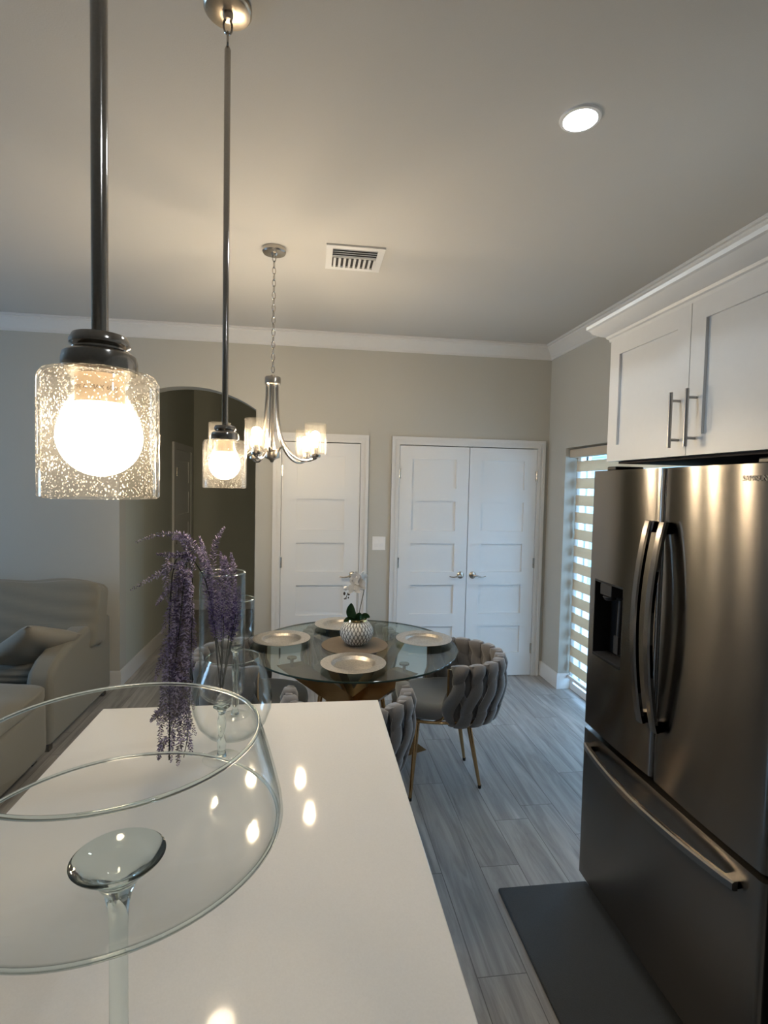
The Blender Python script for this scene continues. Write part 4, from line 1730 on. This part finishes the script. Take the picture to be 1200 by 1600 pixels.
def make_chair(label, loc, rz):
    """front faces local +y"""
    c = thing('dining_chair', label, 'chair', loc, rz, 'grey velvet dining chairs around the glass table')
    # seat cushion
    bm = bm_new()

    def outline(k, z):
        pts = []
        for i in range(40):
            a = 2 * PI * i / 40
            ca, sa = math.cos(a), math.sin(a)
            x = .245 * k * (abs(ca) ** .75) * (1 if ca >= 0 else -1)
            y = (.345 if sa > 0 else .235) * k * (abs(sa) ** .75) * (1 if sa >= 0 else -1)
            pts.append(bm.verts.new((x, y, z)))
        return pts
    rows = [outline(k, z) for k, z in ((.93, .425), (.99, .440), (1.0, .462), (.985, .484), (.93, .498), (.80, .505), (.5, .507), (.15, .507))]
    for A, B in zip(rows, rows[1:]):
        for i in range(40):
            bm.faces.new((A[i], A[(i + 1) % 40], B[(i + 1) % 40], B[i]))
    bm.faces.new(rows[0][::-1])
    bm.faces.new(rows[-1])
    obj('seat', bm, M_VELVET, c)
    # gold frame under the seat
    bm = bm_new()
    ring = []
    for i in range(48):
        a = 2 * PI * i / 48
        ca, sa = math.cos(a), math.sin(a)
        ring.append((.236 * (abs(ca) ** .75) * (1 if ca >= 0 else -1), (.335 if sa > 0 else .21) * (abs(sa) ** .75) * (1 if sa >= 0 else -1), .415))
    tube(bm, ring, .0085, 10, closed=True)
    # uprights along the front edge of each arm
    for s in (-1, 1):
        tube(bm, curve([(s * .222, .150, .417), (s * .243, .105, .45), (s * .252, .088, .56), (s * .254, .088, .715)], 12), .0065, 8)
    obj('gold_frame', bm, M_GOLD, c)
    # inner shell
    bm = bm_new()
    A0, A1 = -18 * D2R, 198 * D2R
    n = 44
    rows = []
    for iz, z in enumerate((.40, .44, .52, .60, .68, .712)):
        r0 = .225 + .030 * min(1, (z - .40) / .2)
        row = []
        for i in range(n + 1):
            a = -(A0 + (A1 - A0) * i / n)
            row.append((r0 * math.cos(a), r0 * 1.0 * math.sin(a), z))
        rows.append(row)
    vin = [[bm.verts.new(p) for p in r] for r in rows]
    vout = [[bm.verts.new((p[0] * 1.05, p[1] * 1.05, p[2])) for p in r] for r in rows]
    for G, flip in ((vin, 0), (vout, 1)):
        for A, B in zip(G, G[1:]):
            for i in range(n):
                bm.faces.new((A[i], A[i + 1], B[i + 1], B[i]))
    for i in range(n):
        bm.faces.new((vin[-1][i], vin[-1][i + 1], vout[-1][i + 1], vout[-1][i]))
        bm.faces.new((vin[0][i], vin[0][i + 1], vout[0][i + 1], vout[0][i]))
    for e in (0, n):
        for k in range(5):
            bm.faces.new((vin[k][e], vin[k + 1][e], vout[k + 1][e], vout[k][e]))
    obj('shell', bm, M_VELVET, c)
    # woven straps
    bm = bm_new()
    ns = 22
    path_n = 26
    for k in range(ns):
        a0 = -(A0 + (A1 - A0) * (k + .5) / ns)
        ph = k % 2
        ring_rows = []
        for j in range(path_n + 1):
            s = j / path_n          # 0 bottom outside .. 1 bottom inside
            if s < .52:
                q_ = s / .52
                z = .395 + (.735 - .395) * q_
                side = 1
            else:
                q_ = (1 - s) / .48
                z = .47 + (.735 - .47) * q_
                side = -1
            blend = math.cos(PI * min(1, max(0, (s - .47) / .09)))      # +1 outside -> -1 inside
            w_phase = PI * (z - .395) / .34 * 2.0 + ph * PI
            da = .098 * math.sin(w_phase)
            rad_ = .249 + .030 * min(1, max(0, (z - .395) / .2)) - (.022 * (1 - min(1, (z - .395) / .08)))
            bulge = .009 + .012 * math.cos(w_phase)
            rr = rad_ + blend * (.014 + bulge * .8) - .004
            a = a0 + da
            zt_ = z + .012 * (1 - abs(blend))
            cen = Vector((rr * math.cos(a), rr * math.sin(a), zt_))
            tang = Vector((-math.sin(a), math.cos(a), 0))
            outw = Vector((math.cos(a), math.sin(a), 0)) * blend + Vector((0, 0, 1)) * (1 - abs(blend))
            outw.normalize()
            wid = .031 + .009 * math.cos(w_phase)
            th = .012
            row = []
            for m_ in range(10):
                t_ = 2 * PI * m_ / 10
                row.append(bm.verts.new(cen + tang * wid * math.cos(t_) + outw * th * math.sin(t_)))
            ring_rows.append(row)
        for A, B in zip(ring_rows, ring_rows[1:]):
            for i in range(10):
                bm.faces.new((A[i], A[(i + 1) % 10], B[(i + 1) % 10], B[i]))
        bm.faces.new(ring_rows[0])
        bm.faces.new(ring_rows[-1][::-1])
    obj('woven_backrest', bm, M_VELVET, c, sharp=80)
    # legs
    for tp, ft in (((.185, .235), (.235, .275)), ((-.185, .235), (-.235, .275)), ((.115, -.06), (.153, -.135)), ((-.115, -.06), (-.153, -.135))):
        bm = bm_new()
        tube(bm, [(tp[0], tp[1], .418), ((tp[0] + ft[0]) / 2, (tp[1] + ft[1]) / 2, .215), (ft[0], ft[1], .012)], [.0155, .0125, .0085], 14)
        lg_ = obj('leg', bm, M_GOLD, c)
        bm = bm_new()
        tube(bm, [(ft[0], ft[1], .018), (ft[0] + .0003, ft[1], .0005)], [.0102, .0098], 12)
        obj('foot_cap', bm, M_BLACK, lg_)
    # under-seat plate
    bm = bm_new()
    box(bm, -.15, .15, -.14, .26, .402, .416)
    obj('seat_base', bm, M_BLACK, c, smooth=False)
    return c


chr0 = make_chair('grey velvet woven barrel chair with gold legs, fully visible right of the table', (.822, 2.985, 0), PI / 2)
dup(chr0, (.185, 2.445, 0), 0, 'grey woven barrel chair between table and island, mostly hidden by the worktop')
dup(chr0, (-.345, 3.05, 0), -PI / 2, 'grey velvet chair at the left of the table, seen past the glass vases')
dup(chr0, (.260, 3.445, 0), PI, 'grey woven chair on the far side of the table, seen through its glass top')

# ------------------------------------------------------------------ sofa


def cushion(bm, cx, cy, cz, sx, sy, sz, puff=.03, seed=0, nx=18, ny=12, rot=None, e=.34):
    """soft box with rounded edges and slight waves"""
    rnd = random.Random(seed)
    ph = [rnd.uniform(0, 6) for _ in range(6)]
    verts = {}

    def P(u, v, w):
        # u,v,w in -1..1 on cube surface -> superellipsoid-ish
        x, y, z = u, v, w
        l = (abs(x) ** (2 / e) + abs(y) ** (2 / e) + abs(z) ** (2 / e)) ** (e / 2)
        x, y, z = x / l, y / l, z / l
        bul = (1 - u * u) * (1 - v * v) * (1 if abs(w) == 1 else 0) + (1 - u * u) * (1 - w * w) * (1 if abs(v) == 1 else 0)
        wv = .006 * math.sin(5 * u + ph[0] + 2 * v) + .005 * math.sin(9 * v + ph[1] + 3 * w) + .006 * math.sin(13 * w + ph[2] + 3.2 * u + 1.2 * math.sin(3 * u))
        p = Vector((x * sx / 2, y * sy / 2, z * sz / 2))
        if abs(w) == 1:
            p.z += w * (puff * bul + wv)
        if abs(v) == 1:
            p.y += v * (puff * bul + wv)
        if rot is not None:
            p = rot @ p
        return p + Vector((cx, cy, cz))

    def grid(fn, n, m):
        g = [[bm.verts.new(fn(-1 + 2 * i / n, -1 + 2 * j / m)) for j in range(m + 1)] for i in range(n + 1)]
        for i in range(n):
            for j in range(m):
                bm.faces.new((g[i][j], g[i + 1][j], g[i + 1][j + 1], g[i][j + 1]))
    n = nx
    for w in (-1, 1):
        grid(lambda a, b: P(a, b, w), n, n)
        grid(lambda a, b: P(a, w, b), n, n)
        grid(lambda a, b: P(w, a, b), n, n)
    bmesh.ops.remove_doubles(bm, verts=bm.verts[:], dist=1e-5)


SX1 = -1.548
sf = thing('sofa', 'beige linen slipcovered sofa against the wall left of the arch', 'sofa', (-2.7, 3.95, 0))
SO = Vector(sf.location)


def rels(bm):
    bmesh.ops.translate(bm, verts=bm.verts[:], vec=-SO)
    return bm


bm = bm_new()
cushion(bm, -2.72, 3.95, .185, 2.26, .92, .29, puff=0, seed=1, e=.12)
obj('base', rels(bm), M_SOFA, sf, sharp=60)
for sgn, xx in ((1, SX1 - .075), (-1, -3.84)):
    bm = bm_new()
    # arm: side panel with sloped soft top
    prof = [(3.45, .045), (4.44, .045), (4.44, .63), (4.30, .645), (3.98, .632), (3.72, .598), (3.56, .552), (3.48, .50), (3.452, .44)]
    x0_, x1_ = xx - .075, xx + .075
    prism(bm, prof, 'x', x0_, x1_)
    obj('arm', rels(bm), M_SOFA, sf, bevel=.035, bseg=4, sharp=60)
bm = bm_new()
cushion(bm, -2.70, 4.36, .40, 2.06, .17, .66, puff=.0, seed=3, e=.2)
obj('back_frame', rels(bm), M_SOFA, sf, sharp=60)
tilt = Matrix.Rotation(-.20, 3, 'X')
for i, xc in enumerate((-2.03, -2.72, -3.385)):
    bm = bm_new()
    cushion(bm, xc, 3.985, .41, .68, .56, .17, puff=.02, seed=5 + i, e=.26)
    obj('seat_cushion', rels(bm), M_SOFA, sf, sharp=60)
for i, (xc, sx) in enumerate(((-1.99, .96), (-2.98, .98))):
    bm = bm_new()
    cushion(bm, xc, 4.17, .685, sx, .20, .45, puff=.035, seed=15 + i, rot=tilt, e=.15)
    obj('back_cushion', rels(bm), M_SOFA, sf, sharp=60)
for x_, y_ in ((-1.60, 3.50), (-3.80, 3.50), (-1.60, 4.38), (-3.80, 4.38)):
    bm = bm_new()
    box(bm, x_ - .025, x_ + .025, y_ - .025, y_ + .025, 0.0, .05)
    obj('foot', rels(bm), M_BROWN, sf, smooth=False)

ot = thing('ottoman', 'beige linen ottoman at the left edge in front of the sofa arm', 'ottoman', (-2.11, 3.00, 0))
bm = bm_new()
cushion(bm, 0, 0, .215, 1.16, .80, .34, puff=0, seed=31, e=.12)
obj('base', bm, M_SOFA, ot, sharp=60)
bm = bm_new()
cushion(bm, 0, 0, .415, 1.18, .82, .09, puff=.018, seed=33, e=.22)
obj('cushion', bm, M_SOFA, ot, sharp=60)
for sx in (-.5, .5):
    for sy in (-.33, .33):
        bm = bm_new()
        box(bm, sx - .025, sx + .025, sy - .025, sy + .025, 0, .06)
        obj('foot', bm, M_BROWN, ot, smooth=False)

# throw pillow leaning on the arm
bm = bm_new()
n = 20
rot = Matrix.Rotation(-.25, 3, 'Z') @ Matrix.Rotation(-.62, 3, 'Y') @ Matrix.Rotation(-.45, 3, 'X')
for side in (-1, 1):
    g = []
    for i in range(n + 1):
        row = []
        for j in range(n + 1):
            u, v = -1 + 2 * i / n, -1 + 2 * j / n
            th = .065 * ((1 - u ** 4) * (1 - v ** 4)) ** .55
            pin = 1 - .07 * (1 - abs(u * v)) * (abs(u) + abs(v)) / 2
            x = u * .20 * pin
            y = v * .20 * pin
            z = side * th + .006 * math.sin(6 * u + 3 * v) * (1 - u * u) * (1 - v * v)
            row.append(bm.verts.new((x, y, z)))
        g.append(row)
    for i in range(n):
        for j in range(n):
            bm.faces.new((g[i][j], g[i + 1][j], g[i + 1][j + 1], g[i][j + 1]))
bmesh.ops.remove_doubles(bm, verts=bm.verts[:], dist=1e-5)
bmesh.ops.rotate(bm, verts=bm.verts[:], cent=(0, 0, 0), matrix=rot)
tag(obj('throw_pillow', bm, M_PILLOW, loc=(-1.775, 3.72, .585), sharp=80), 'oatmeal throw pillow leaning in the right corner of the sofa', 'pillow')
